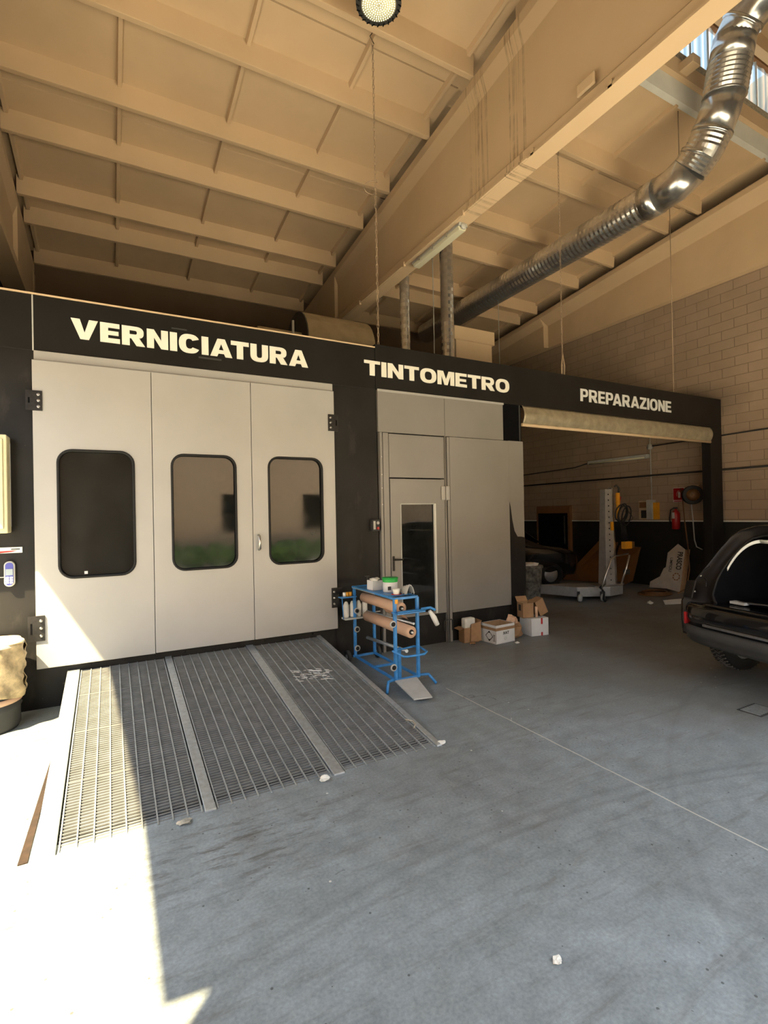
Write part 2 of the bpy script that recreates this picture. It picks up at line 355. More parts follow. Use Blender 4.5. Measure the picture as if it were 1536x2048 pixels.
# ---- lettering built from outlines
def glyph(ch, s, t):
    el = lambda cx, cz, rx, rz, a0, a1, n=20, p=2.5: [(cx + rx * math.copysign(abs(math.cos(R_(a))) ** (2 / p), math.cos(R_(a))), cz + rz * math.copysign(abs(math.sin(R_(a))) ** (2 / p), math.sin(R_(a)))) for a in [a0 + (a1 - a0) * i / n for i in range(n + 1)]]
    if ch == 'I': return s, [[(0, 0), (s, 0), (s, 1), (0, 1)]]
    if ch == 'E': w = .74; return w, [[(0, 0), (w, 0), (w, t), (s, t), (s, .5 - t * .45), (w - .05, .5 - t * .45), (w - .05, .5 + t * .45), (s, .5 + t * .45), (s, 1 - t), (w - .01, 1 - t), (w - .01, 1), (0, 1)]]
    if ch == 'T': w = .84; return w, [[(w / 2 - s / 2, 0), (w / 2 + s / 2, 0), (w / 2 + s / 2, 1 - t), (w, 1 - t), (w, 1), (0, 1), (0, 1 - t), (w / 2 - s / 2, 1 - t)]]
    if ch == 'V': w = .98; return w, [[(w / 2 - s * .52, 0), (w / 2 + s * .52, 0), (w, 1), (w - s * 1.08, 1), (w / 2, .34), (s * 1.08, 1), (0, 1)]]
    if ch == 'N': w = .86; return w, [[(0, 0), (s * .95, 0), (s * .95, .58), (w - s * .95, 0), (w, 0), (w, 1), (w - s * .95, 1), (w - s * .95, .44), (s * .95, 1), (0, 1)]]
    if ch == 'M': w = 1.04; return w, [[(0, 0), (s * .9, 0), (s * .9, .66), (w / 2 - s * .36, 0), (w / 2 + s * .36, 0), (w - s * .9, .66), (w - s * .9, 0), (w, 0), (w, 1), (w - s * 1.3, 1), (w / 2, .42), (s * 1.3, 1), (0, 1)]]
    if ch == 'Z': w = .80; return w, [[(0, 0), (w, 0), (w, t), (s * 1.25, t), (w - .02, 1 - t), (w - .02, 1), (.02, 1), (.02, 1 - t), (w - s * 1.3, 1 - t), (0, t)]]
    if ch == 'A': w = 1.0; return w, [[(0, 0), (s * 1.05, 0), (s * 1.05 + .06, .17), (w - s * 1.05 - .06, .17), (w - s * 1.05, 0), (w, 0), (w / 2 + s * .56, 1), (w / 2 - s * .56, 1)], [(w / 2, .72), (w / 2 - (.5 - s * 1.08) * .62, .37), (w / 2 + (.5 - s * 1.08) * .62, .37)]]
    if ch == 'O': w = .96; return w, [el(w / 2, .5, w / 2, .52, 0, 355, 36), el(w / 2, .5, w / 2 - s * .98, .52 - t * 1.05, 0, 355, 30)]
    if ch == 'C': w = .90; return w, [el(w / 2, .5, w / 2, .52, 28, 332, 32) + el(w / 2, .5, w / 2 - s * .98, .52 - t * 1.05, 322, 38, 26)]
    if ch == 'U': w = .86; return w, [[(0, 1), (0, .38)] + el(w / 2, .38, w / 2, .40, 180, 360, 18) + [(w, 1), (w - s, 1), (w - s, .38)] + el(w / 2, .38, w / 2 - s, .40 - t, 360, 180, 14) + [(s, 1)]]
    if ch in 'PR':
        w = .80 if ch == 'P' else .90; h = .36 if ch == 'P' else .38; rx = .33; top = (1 + h) / 2
        right_ = w - (.0 if ch == 'P' else .05)
        o = [(0, 0), (s, 0), (s, h)]
        if ch == 'R': o = [(0, 0), (s, 0), (s, h), (s + .06, h), (w - s * 1.12, 0), (w, 0), (w - .24, h + .045)]
        o += el(right_ - rx, top, rx, (1 - h) / 2, -70 if ch == 'R' else -90, 90, 16) + [(0, 1)]
        ih = (1 - h) / 2 - t * .88
        return w, [o, [(s, top - ih), (s, top + ih)] + el(right_ - rx - .02, top, rx - s * .82, ih, 90, -90, 12)]
    return .4, []
def word_mesh(name, word, x0, x1, z0, z1, y, s, t, gap, parent, mat, depth=0.004):
    adv = 0; items = []
    for ch in word:
        wd, polys = glyph(ch, s, t); items.append((adv, polys)); nx = word[len(items):len(items) + 1]; adv += wd + gap - (.13 if ch + nx in ('AT', 'TA', 'PA', 'AV') else 0)
    adv -= gap; kx = (x1 - x0) / adv; kz = z1 - z0
    cu = bpy.data.curves.new(name, 'CURVE'); cu.dimensions = '2D'; cu.fill_mode = 'BOTH'; cu.extrude = depth
    for a, polys in items:
        for pl in polys:
            sp = cu.splines.new('POLY'); sp.points.add(len(pl) - 1); sp.use_cyclic_u = True
            for i, (px_, pz_) in enumerate(pl): sp.points[i].co = ((a + px_) * kx, pz_ * kz, 0, 1)
    tmp = bpy.data.objects.new(name, cu); C.objects.link(tmp)
    me = bpy.data.meshes.new_from_object(tmp); bpy.data.objects.remove(tmp)
    me.transform(Matrix.Translation((x0, y, z0)) @ Matrix.Rotation(PI / 2, 4, 'X')); me.transform(Matrix.Translation(-Vector(parent['_w'])))
    me.materials.clear(); me.materials.append(MT[mat]); o = bpy.data.objects.new(name, me); C.objects.link(o); o.parent = parent; o['_w'] = parent['_w']
    return o
def small_text(txt, size, mtx, parent, mat, bold=0.0, name='printed_text', fit=None):
    cu = bpy.data.curves.new(name, 'FONT'); cu.body = txt; cu.size = size; cu.extrude = 0.0006; cu.offset = bold; cu.align_x = 'CENTER'; cu.align_y = 'CENTER'
    tmp = bpy.data.objects.new(name, cu); C.objects.link(tmp); bpy.context.view_layer.update()
    me = bpy.data.meshes.new_from_object(tmp); bpy.data.objects.remove(tmp)
    if fit and me.vertices:
        xs = [v.co.x for v in me.vertices]; k = fit / (max(xs) - min(xs)); me.transform(Matrix.Diagonal((k, 1, 1, 1)))
    me.transform(mtx); me.materials.clear(); me.materials.append(MT[mat])
    o = bpy.data.objects.new(name, me); C.objects.link(o); o.parent = parent; o['_w'] = parent.get('_w', (0, 0, 0)); return o

# ================================================================== SETTING
SL = 0.1                                                     # roof fall towards the back
def roofz(y): return 8.33 - SL * (y - 6)
YB = 13.0                                                    # back wall
struct('floor', MB().box(-1.95, 11.7, -0.5, 13.2, -0.12, 0.0), 'floor')
m_out = plain('outdoor_concrete', (0.80, 0.76, 0.69), 0.9, 0, 0.08, 0.5)
struct('ground', MB().box(-40, 60, -60, 40, -0.30, -0.122), m_out)
def slab(x0, x1, y0, y1, th=0.10):
    return [(x0, y0, roofz(y0)), (x1, y0, roofz(y0)), (x1, y1, roofz(y1)), (x0, y1, roofz(y1)), (x0, y0, roofz(y0) + th), (x1, y0, roofz(y0) + th), (x1, y1, roofz(y1) + th), (x0, y1, roofz(y1) + th)]
ceil = MB()
seams = [-0.5, 1.11, 3.63, 6.15, 8.68, 11.12, 13.1]
for a, b in zip(seams, seams[1:]): ceil.hexa(slab(-1.95, 4.95, a + 0.012, b - 0.012))
ceil.hexa([(p[0], p[1], p[2] + 0.06) for p in slab(-1.95, 4.95, -0.5, 13.1, 0.05)])
bay2 = [4.82, 6.45, 8.68, 11.0, 13.1]
for a, b in zip(bay2, bay2[1:]): ceil.hexa(slab(4.75, 11.62, a + (0.012 if a > 5 else 0), b - 0.012))
ceil.hexa([(p[0], p[1], p[2] + 0.06) for p in slab(4.75, 11.62, 4.82, 13.1, 0.05)])
ceiling = struct('ceiling', ceil, 'ceiling')
def rib(x0, x1, y, w=0.13, d=0.31):
    z = roofz(y) + 0.02; zb = roofz(y) - d
    pr = [(x0, y - 0.01, z), (x0, y + 0.012, zb), (x0, y + 0.012 + w * 0.62, zb), (x0, y + w, z - 0.01)]
    return MB().prism(pr, (x1 - x0, 0, 0))
for y in (0.6, 1.65, 3.1, 4.22, 5.63, 6.76, 8.10, 9.22, 10.66, 11.48, 12.88):
    rib(-1.36, 4.64, y).build('ceiling_rib', 'ceiling', ceiling, bevel=0.008)
for y in (6.04, 6.75, 8.13, 9.20, 10.68, 11.38, 12.88):
    rib(5.0, 10.96, y).build('ceiling_rib', 'ceiling', ceiling, bevel=0.008)
def purlin(x, y0, y1, w=0.085, d=0.085):
    z0, z1 = roofz(y0) + .01, roofz(y1) + .01; b0, b1 = z0 - d, z1 - d; k = 0.018
    return MB().hexa([(x + k, y0, b0), (x + w - k, y0, b0), (x + w - k, y1, b1), (x + k, y1, b1), (x, y0, z0), (x + w, y0, z0), (x + w, y1, z1), (x, y1, z1)])
for x in (-1.33, 0.16, 1.68, 3.19, 4.50): purlin(x, -0.3, 12.95).build('cross_rib', 'ceiling', ceiling)
for x in (5.3, 6.6, 8.14, 9.66, 10.87): purlin(x, 4.86, 12.95).build('cross_rib', 'ceiling', ceiling)

def girder(name, xf, s, zbot, zb_off=0.31, web=0.07, width=0.26, y0=-0.3, y1=13.0, zb2=None):
    """xf: x of the visible flange face, s=-1 when that face looks towards -x"""
    st = []
    for y in (y0, 10.76, 10.80, y1):
        zr = roofz(y) - zb_off; wb = web if y < 10.78 else 0.004
        sec = [(0, zr), (0, zr - .15), (wb, zr - .36), (wb, zbot + .22), (0, zbot + .15), (0, zbot), (width, zbot), (width, zbot + .15), (width - wb, zbot + .22), (width - wb, zr - .36), (width, zr - .15), (width, zr)]
        st.append([(xf - s * a, y, z) for a, z in sec])
    b = MB(); b.rings(st, True, False); return struct(name, b, 'girder' if name == 'trim_1' else 'ceiling', bevel=0.006)
girder('trim_1', 4.64, -1, 6.24, width=0.24)
girder('trim_2', -1.36, 1, 6.24, width=0.35)
g3 = MB()
st = []
for y in (-0.3, 10.66, 10.70, 13.0):
    zr = roofz(y) - .31; wx = 11.34 if y < 10.68 else 11.2
    st.append([(11.02, y, zr), (11.02, y, zr - .12), (wx, y, zr - .30), (wx, y, 6.62), (11.6, y, 6.62), (11.6, y, zr)])
g3.rings(st, True, False); struct('trim_3', g3, 'ceiling', bevel=0.006)
# cable ducting clipped along the lower flange of the middle girder
cb = MB()
cb.box(4.615, 4.64, -.28, 12.6, 6.245, 6.275); cb.box(4.60, 4.64, -.28, 4.6, 6.215, 6.24)
for y in (2.3, 3.4, 4.5, 5.9, 7.6, 9.4): cb.box(4.60, 4.64, y, y + .05, 6.21, 6.29)
tag(cb.build('cable_trunking', 'girder'), 'long beige cable trunking run along the lower edge of the big middle girder', 'cable trunking')
tag(MB().box(4.61, 4.645, 3.62, 3.86, 6.42, 6.56).build('junction_box', 'girder', bevel=0.02), 'small beige junction box on the side of the middle girder', 'junction box')

# walls
struct('wall_right', MB().box(11.5, 11.7, -0.5, 13.2, 0, 10.4), 'block')
m_bk = plain('back_wall_render', (0.19, 0.13, 0.085), 0.8, 0, 0.12, 0.8, 0.05)
wb = MB().box(-1.95, 11.5, YB, YB + .2, 0, 8.2)
struct('wall_back', wb, m_bk)
tag(MB().box(-1.55, -1.35, 12.75, YB, 0, 7.1).build('column', 'ceiling'), kind='structure')
wl = MB()
# left side: a wide opening below 3.67 m, a notch added to its lintel to shape the sun spike
wl.prism([(-1.95, -0.5, 3.67), (-1.95, .62, 3.67), (-1.95, .657, 3.79), (-1.95, .706, 3.954), (-1.95, .82, 3.67), (-1.95, 13.2, 3.67), (-1.95, 13.2, 9.8), (-1.95, -0.5, 9.8)], (0.2, 0, 0))
wl.box(-1.95, -1.75, 6.3, 13.2, 0, 3.67)
struct('wall_left', wl, m_bk)
fr = MB(); fr.box(-1.95, 0.9, -.50, -.30, 0, 9.8); fr.box(0.9, 11.7, -.50, -.30, 3.3, 10.2); fr.box(9.8, 11.7, -.50, -.30, 0, 3.3)
struct('wall_front', fr, m_bk)
# upper roof of the second bay and its clerestory
up = MB(); up.hexa([(4.75, -0.5, 9.55), (11.65, -0.5, 9.55), (11.65, 4.9, 10.22), (4.75, 4.9, 10.22), (4.75, -0.5, 9.70), (11.65, -0.5, 9.70), (11.65, 4.9, 10.37), (4.75, 4.9, 10.37)])
upper = struct('ceiling', up, 'ceiling')
MB().box(4.9, 11.5, 4.55, 4.68, 9.92, 10.18).build('ceiling_rib', 'ceiling', upper)
for x in (6.6, 8.14, 9.66): MB().hexa([(x, -0.3, 9.48), (x + .1, -0.3, 9.48), (x + .1, 4.6, 10.1), (x, 4.6, 10.1), (x, -0.3, 9.58), (x + .1, -0.3, 9.58), (x + .1, 4.6, 10.2), (x, 4.6, 10.2)]).build('cross_rib', 'ceiling', upper)
cs = MB().box(4.75, 4.93, -0.3, 4.9, 8.0, 10.2); struct('wall_shed_side', cs, 'ceiling')
struct('trim_4', MB().box(4.9, 11.5, 4.80, 4.90, 8.40, 8.72), 'paintwhite')
struct('trim_5', MB().box(4.9, 11.5, 4.72, 4.90, 8.72, 8.97), 'ceiling')
struct('trim_6', MB().box(4.9, 11.5, 4.76, 4.90, 8.97, 9.15), 'dirty')
struct('trim_7', MB().box(8.02, 8.22, 4.50, 4.74, 8.76, 8.90), 'ceiling', bevel=0.01)
gz = MB(); n = 110
gz.sheet(lambda u, v: (4.9 + 6.6 * u, 4.86 + 0.012 * math.sin(u * n * 1.3), 9.15 + 0.95 * v), 330, 1)
win = struct('window_1', gz, 'poly')
MB().box(4.9, 11.5, 4.80, 4.90, 10.08, 10.2).build('window_frame', 'wood', win)
for i in range(12): MB().box(5.4 + i * .52, 5.43 + i * .52, 4.83, 4.85, 9.15, 10.1).build('glazing_bar', 'lgrey', win)

# door in the far part of the block wall
dr = struct('door_1', MB().box(11.40, 11.5, 10.06, 11.32, 0, 1.99), 'wood')
MB().box(11.385, 11.40, 10.14, 11.24, 0.02, 1.78).build('door_leaf', 'interior', dr)
MB().box(11.375, 11.385, 10.22, 10.25, .9, 1.7).build('door_handle', 'steel', dr)
struct('trim_8', MB().box(11.485, 11.5, -0.3, 13.0, 1.545, 1.575), 'paintwhite')

# outside, seen only in reflections: neighbouring building and hedge
m_b = plain('neighbour_render', (0.62, 0.45, 0.30), 0.9); m_h = plain('hedge_leaves', (0.10, 0.17, 0.04), 0.9, 0, 0.5, 3)
nb = struct('wall_neighbour', MB().box(-4, 16, -15, -9.5, -0.12, 6.0), m_b)
for x in (0.5, 4.0, 7.5, 11): MB().box(x, x + 1.2, -9.53, -9.5, 1.2, 2.8).build('window_recess', 'interior', nb)
struct('wall_light_block', MB().box(-7.0, -6.4, -8, 20, -0.12, 4.6), m_b)  # unseen wall added to cut bounce light through the left opening
hg = MB()
for i in range(16): hg.blob((-3.5 + i * .9, -8.9 + (i % 3) * .1, .35), .6, .35, .5, i, .18)
tag(hg.build('hedge', m_h), 'green hedge along the yard outside the gate behind', 'hedge', kind='structure')

# ================================================================== SPRAY BOOTH FRONT
Y0 = 6.0
# ---- header fascia with the three painted words
fa = thing('header_fascia', (4.0, Y0, 3.53), 'long black fascia running over all three bays with cream lettering', 'fascia')
fb = MB().box(-1.75, -0.655, Y0, Y0 + .12, 3.53, 4.085).box(-0.645, 3.15, Y0, Y0 + .12, 3.53, 4.09).box(3.156, 11.42, Y0, Y0 + .12, 3.535, 4.14)
fb.build('fascia_board', 'fascia', fa, bevel=0.004)
MB().box(-1.75, 3.15, Y0 - .012, Y0 + .14, 4.085, 4.10).build('top_strip', 'girder', fa)
MB().box(-0.656, -0.644, Y0 - .004, Y0, 3.53, 4.08).build('joint_strip', 'lgrey', fa)
for b in (MB().box(.9, 1.15, Y0 - .002, Y0, 3.655, 3.675), MB().box(0.62, 0.78, Y0 - .002, Y0, 3.945, 3.96)):
    b.build('scuff_mark', 'dgrey', fa)
L1 = word_mesh('lettering', 'VERNICIATURA', -0.33, 2.20, 3.70, 3.905, Y0 - .006, .30, .235, .075, fa, 'cream'); tag(L1, 'VERNICIATURA in heavy cream capitals')
L2 = word_mesh('lettering', 'TINTOMETRO', 2.985, 5.51, 3.705, 3.905, Y0 - .006, .27, .21, .07, fa, 'cream'); tag(L2, 'TINTOMETRO in heavy cream capitals')
L3 = word_mesh('lettering', 'PREPARAZIONE', 7.115, 9.67, 3.725, 3.94, Y0 - .006, .25, .19, .10, fa, 'white'); tag(L3, 'PREPARAZIONE in narrower pale grey capitals')

# ---- paint booth
bo = thing('spray_booth', (1.0, Y0 + 2, 0), 'black paint spray booth with three light grey windowed doors above the grated ramp', 'spray booth')
MB().box(-1.75, -0.64, Y0, Y0 + .1, 0, 3.53).box(-0.64, -0.41, Y0, Y0 + .1, 0, 0.41).build('side_panel', 'black', bo)
MB().box(2.514, 3.155, Y0, Y0 + .1, 0, 3.53).box(2.29, 2.52, Y0, Y0 + .1, 0, 0.41).build('side_panel', 'black', bo)
MB().box(-0.41, 2.29, Y0, Y0 + .1, 0.0, 0.41).build('sill_panel', 'black', bo)
for i in range(9): MB().lathe((-.2 + i * .3, Y0, .372), [(.012, 0), (.010, .006), (0, .008)], (0, -1, 0), 10).build('rivet', 'hinge', bo)
MB().box(2.514, 3.155, Y0 - .006, Y0, 3.518, 3.532).build('edge_trim', 'hinge', bo)
MB().box(-0.645, 2.52, Y0 - .02, Y0 + .1, 3.42, 3.53).build('door_head', 'door', bo, bevel=0.006)
MB().box(-1.7, 3.15, Y0 + .1, 12.6, 3.3, 3.5).build('booth_roof', 'dgrey', bo)
MB().box(-1.7, -1.62, Y0 + .1, 12.6, 0, 3.4).build('booth_wall', 'black', bo)
MB().box(3.05, 3.15, Y0 + .1, 12.6, 0, 3.4).build('booth_wall', 'black', bo)
MB().box(2.72, 3.16, Y0 - .004, Y0, .545, .556).build('edge_trim', 'lgrey', bo)
def plate_with_hole(x0, x1, z0, z1, y, th, hole):
    b = MB(); h = hole; n = len(h)
    import math as _m
    cx = sum(p[0] for p in h) / n; cz = sum(p[1] for p in h) / n; out = []
    for px_, pz_ in h:
        dx, dz = px_ - cx, pz_ - cz; k = 1e9
        if dx > 1e-9: k = min(k, (x1 - cx) / dx)
        if dx < -1e-9: k = min(k, (x0 - cx) / dx)
        if dz > 1e-9: k = min(k, (z1 - cz) / dz)
        if dz < -1e-9: k = min(k, (z0 - cz) / dz)
        out.append((cx + dx * k, cz + dz * k))
    # snap the closest outline point onto each corner
    for c in ((x0, z0), (x1, z0), (x1, z1), (x0, z1)):
        i = min(range(n), key=lambda q: (out[q][0] - c[0]) ** 2 + (out[q][1] - c[1]) ** 2); out[i] = c
    R = []
    for yy, ring in ((y, out), (y, h), (y + th, h), (y + th, out)): R.append([(p[0], yy, p[1]) for p in ring])
    R.append(R[0]); b.rings(R, False, False); bmesh.ops.remove_doubles(b.bm, verts=b.bm.verts[:], dist=1e-5); return b
def ring_tube(poly, y, r): return MB().tube([(p[0], y, p[1]) for p in poly], r, 8, closed=True)
DW = [(-0.656, 0.397, (-.455, .217, 1.275, 2.55)), (0.403, 1.458, (.592, 1.272, 1.28, 2.545)), (1.464, 2.514, (1.66, 2.336, 1.277, 2.555))]
names = ('left', 'middle', 'right')
for i, (a, b_, wn) in enumerate(DW):
    hole = rrect(wn[0], wn[1], wn[2], wn[3], .125, 7)
    d = plate_with_hole(a, b_, .41 if i else .405, 3.425, Y0 - .065, .06, hole).build('door_leaf', 'door', bo, bevel=0.003)
    MB().prism([(p[0], Y0 - .035, p[1]) for p in hole], (0, .008, 0)).build('window_pane', 'glass', d)
    ring_tube(hole, Y0 - .068, .013).build('gasket', 'rubber', d)
    if i == 2:
        MB().tube([(1.522, Y0 - .07, 1.63), (1.522, Y0 - .12, 1.62), (1.524, Y0 - .125, 1.55), (1.526, Y0 - .12, 1.47), (1.526, Y0 - .07, 1.46)], .014, 10).build('handle', 'steel', d)
        MB().box(1.495, 1.545, Y0 - .072, Y0 - .065, 1.44, 1.65).build('handle_plate', 'lgrey', d)
    hs = {0: [(-.71, -.575, 3.12, 2.925), (-.72, -.583, .925, .68)], 2: [(2.43, 2.565, 3.125, 2.915), (2.435, 2.572, .93, .68)]}.get(i, [])
    for (h0, h1, zt, zb) in hs:
        h = MB().box(h0, h1, Y0 - .078, Y0 - .064, zb, zt); bx = h1 - .03 if i == 0 else h0 + .03; h.mi = 1
        for k in (.2, .5, .8): h.lathe((bx, Y0 - .076, zb + (zt - zb) * k), [(.016, 0), (.016, .012), (.008, .018)], (0, -1, 0), 8)
        h.mi = 2; h.box(h0 + .02 if i == 0 else h1 - .035, h0 + .035 if i == 0 else h1 - .02, Y0 - .080, Y0 - .077, zb + .07, zt - .07)
        o = h.build('hinge', ('hinge', 'steel', 'interior'), d)
# small label on the left window
tag(MB().box(-.245, -.215, Y0 - .0385, Y0 - .036, 1.30, 1.33).build('sticker', 'white', bo), 'tiny white sticker low on the left window')

# ---- paint mixing room
mr = thing('mixing_room', (4.45, Y0 + 1.5, 0), 'grey panelled paint mixing room with a narrow glazed door under TINTOMETRO', 'mixing room')
MB().box(3.165, 4.247, Y0 - .03, Y0 + .05, 2.955, 3.525).build('upper_panel', 'greypanel', mr, bevel=0.004)
MB().box(4.252, 5.35, Y0 - .03, Y0 + .05, 2.955, 3.53).build('upper_panel', 'greypanel', mr, bevel=0.004)
MB().box(3.16, 5.36, Y0 - .04, Y0 - .03, 3.50, 3.53).build('edge_trim', 'door', mr)
MB().box(3.178, 3.215, Y0 - .045, Y0 + .05, .0, 2.95).box(3.222, 3.305, Y0 - .05, Y0 + .05, .42, 2.945).build('jamb_profile', 'greypanel', mr, bevel=0.003)
for z in (2.62, 2.38, 2.2, 1.98): MB().lathe((3.20, Y0 - .045, z), [(.009, 0), (.006, .005)], (0, -1, 0), 8).build('screw', 'steel', mr)
MB().box(3.31, 4.205, Y0 - .055, Y0 + .03, 2.345, 2.935).build('transom_panel', 'greypanel', mr, bevel=0.003)
dl = plate_with_hole(3.315, 4.200, .43, 2.328, Y0 - .06, .05, [(3.99, .47), (4.022, .47), (4.022, 1.98), (3.475, 1.98), (3.475, .47), (3.74, .47)]).build('glazed_door', 'greypanel', mr, bevel=0.003)
MB().box(3.475, 4.022, Y0 - .035, Y0 - .028, .47, 1.98).build('window_pane', 'blackglass', dl)
MB().box(4.018, 4.045, Y0 - .066, Y0 - .03, .44, 1.985).build('glazing_bead', 'paintwhite', dl)
MB().box(3.462, 3.478, Y0 - .066, Y0 - .03, .44, 1.985).box(3.475, 4.02, Y0 - .066, Y0 - .03, 1.975, 1.99).build('glazing_bead', 'lgrey', dl)
MB().tube([(3.345, Y0 - .06, 1.235), (3.345, Y0 - .11, 1.235), (3.36, Y0 - .115, 1.235), (3.47, Y0 - .115, 1.23)], .011, 8).build('lever_handle', 'hinge', dl)
MB().box(3.328, 3.362, Y0 - .068, Y0 - .06, 1.08, 1.28).build('lock_plate', 'hinge', dl, bevel=0.004)
MB().tube([(4.22, Y0 - .065, 0.0), (4.22, Y0 - .065, 2.95)], .012, 8).build('lock_rod', 'greypanel', mr)
MB().box(4.205, 4.245, Y0 - .055, Y0 + .03, .0, 2.94).box(4.255, 4.30, Y0 - .06, Y0 + .03, .0, 2.94).build('mullion', 'greypanel', mr, bevel=0.003)
MB().box(4.14, 4.205, Y0 - .085, Y0 - .06, 2.03, 2.235).box(4.215, 4.28, Y0 - .085, Y0 - .06, 2.03, 2.235).build('hinge', 'door', mr, bevel=0.012)
MB().tube([(4.15, Y0 - .07, .165), (4.15, Y0 - .07, .31), (4.165, Y0 - .07, .325), (4.275, Y0 - .07, .325), (4.29, Y0 - .07, .31), (4.29, Y0 - .07, .165)], .008, 8).build('bolt_guard', 'dgrey', mr)
MB().box(4.305, 5.42, Y0 - .06, Y0 + .03, .415, 2.945).build('large_panel', 'greypanel', mr, bevel=0.004)
pl = MB().box(5.425, 5.73, Y0 - .05, Y0 + .03, 2.02, 2.95); tag(pl.build('edge_panel', 'greypanel', mr), 'bare grey upper part of the end panel')
pl = MB().prism([(5.425, Y0 - .05, 0), (5.74, Y0 - .05, 0), (5.735, Y0 - .05, 1.44), (5.66, Y0 - .05, 1.455), (5.58, Y0 - .05, 1.46), (5.52, Y0 - .05, 1.55), (5.48, Y0 - .05, 1.72), (5.45, Y0 - .05, 1.93), (5.425, Y0 - .05, 2.02)], (0, .07, 0)); pl.build('edge_panel', 'black', mr)
MB().box(5.43, 5.73, Y0 - .045, Y0 + .03, 1.4, 2.03).build('edge_backing', 'greypanel', mr)
MB().box(5.355, 5.745, Y0 + .0, Y0 + .10, 2.95, 3.53).build('recess_panel', 'interior', mr)
MB().box(5.70, 5.72, Y0 - .01, Y0 + .0, 2.95, 3.53).build('edge_trim', 'dgrey', mr)
MB().box(3.16, 5.43, Y0 - .02, Y0 + .05, 0, .415).build('plinth_panel', 'black', mr)
MB().box(5.62, 5.74, Y0 + .03, 9.5, 0, 3.5).build('side_wall', 'black', mr)
MB().box(3.16, 5.74, 9.4, 9.5, 0, 3.5).build('rear_wall', 'black', mr)
MB().box(3.16, 5.74, Y0 + .1, 9.5, 3.3, 3.45).build('room_roof', 'dgrey', mr)

# ---- preparation bay frame
pb = thing('preparation_bay_frame', (8.5, Y0, 0), 'dark steel portal of the preparation bay under PREPARAZIONE with rolled curtain', 'portal frame')
MB().box(11.0, 11.42, Y0, Y0 + .18, 0, 3.53).build('post', 'fascia', pb, bevel=0.006)
cu_ = MB(); cu_.sheet(lambda u, v: (5.76 + 5.22 * u, Y0 - .01 - .055 * math.sin(PI * v) + .004 * math.sin(u * 160) * v, 3.53 - .30 * v - (0.01 * u)), 120, 8)
cu_.build('rolled_curtain', plain('creased_cream_pvc', (0.36, 0.31, 0.22), 0.3, 0.2, 0.2, 9, 0.5), pb, solid=0.006)
MB().tube([(5.75, Y0 - .01, 3.225), (10.98, Y0 - .01, 3.215)], .025, 10).build('curtain_bar', 'girder', pb)
tag(MB().box(10.93, 11.0, Y0 - .03, Y0 + .1, 3.27, 3.50).build('roller_bracket', 'interior', pb))

# ---- things fixed on the booth front
sw = thing('switch_box', (3.085, Y0 - .03, 1.625), 'black push-button switch box on the dark panel left of the narrow glazed door', 'switch')
MB().box(3.03, 3.14, Y0 - .07, Y0, 1.625, 1.78).build('housing', 'dgrey', sw, bevel=0.008)
MB().lathe((3.11, Y0 - .07, 1.735), [(.022, 0), (.02, .015)], (0, -1, 0), 12).build('button', 'lgrey', sw)
MB().lathe((3.11, Y0 - .07, 1.665), [(.02, 0), (.018, .018)], (0, -1, 0), 12).build('button', 'red', sw)
MB().box(3.045, 3.075, Y0 - .075, Y0 - .07, 1.65, 1.76).build('label_plate', 'lgrey', sw)
cbx = thing('control_cabinet', (-1.1, Y0 - .1, 1.74), 'cream metal control cabinet fixed on the black panel at the left edge', 'cabinet')
MB().box(-1.38, -.845, Y0 - .2, Y0, 1.74, 2.66).build('body', 'cabinet', cbx, bevel=0.01)
MB().box(-1.35, -.875, Y0 - .215, Y0 - .2, 1.78, 2.62).build('cabinet_door', 'cabinet', cbx, bevel=0.006)
MB().box(-.85, -.84, Y0 - .05, Y0 - .03, 1.8, 2.6).build('side_seam', 'lgrey', cbx)
stk = thing('sticker_strip', (-.85, Y0 - .01, 1.54), 'colourful narrow sticker on the black panel under the cream cabinet', 'sticker')
MB().box(-.945, -.762, Y0 - .012, Y0, 1.545, 1.60).build('card', 'cream', stk)
MB().prism([(-.945, Y0 - .014, 1.546), (-.85, Y0 - .014, 1.555), (-.80, Y0 - .014, 1.568), (-.85, Y0 - .014, 1.567), (-.945, Y0 - .014, 1.565)], (0, .002, 0)).build('stripe', 'redtape', stk)
MB().box(-.85, -.78, Y0 - .014, Y0 - .012, 1.576, 1.586).build('stripe', 'dgrey', stk)
ph = thing('keypad_device', (-.862, Y0 - .03, 1.225), 'rounded grey handheld keypad with blue top hung on the black panel', 'keypad')
MB().prism([(p[0], Y0 - .045, p[1]) for p in rrect(-.905, -.818, 1.225, 1.468, .042, 7)], (0, .04, 0)).build('case', 'lgrey', ph, bevel=0.006)
MB().prism([(p[0], Y0 - .049, p[1]) for p in rrect(-.893, -.830, 1.24, 1.455, .03, 6)], (0, .006, 0)).build('face', 'bluep', ph)
MB().box(-.889, -.834, Y0 - .053, Y0 - .048, 1.335, 1.395).build('display', 'screen', ph)
for r in range(3):
    for c in range(2): MB().box(-.888 + c * .03, -.864 + c * .03, Y0 - .054, Y0 - .048, 1.255 + r * .024, 1.273 + r * .024).build('key', 'white', ph, bevel=0.003)
MB().tube([(-.905, Y0 - .03, 1.318), (-1.1, Y0 - .03, 1.318)], .005, 6).build('cord', 'white', ph)

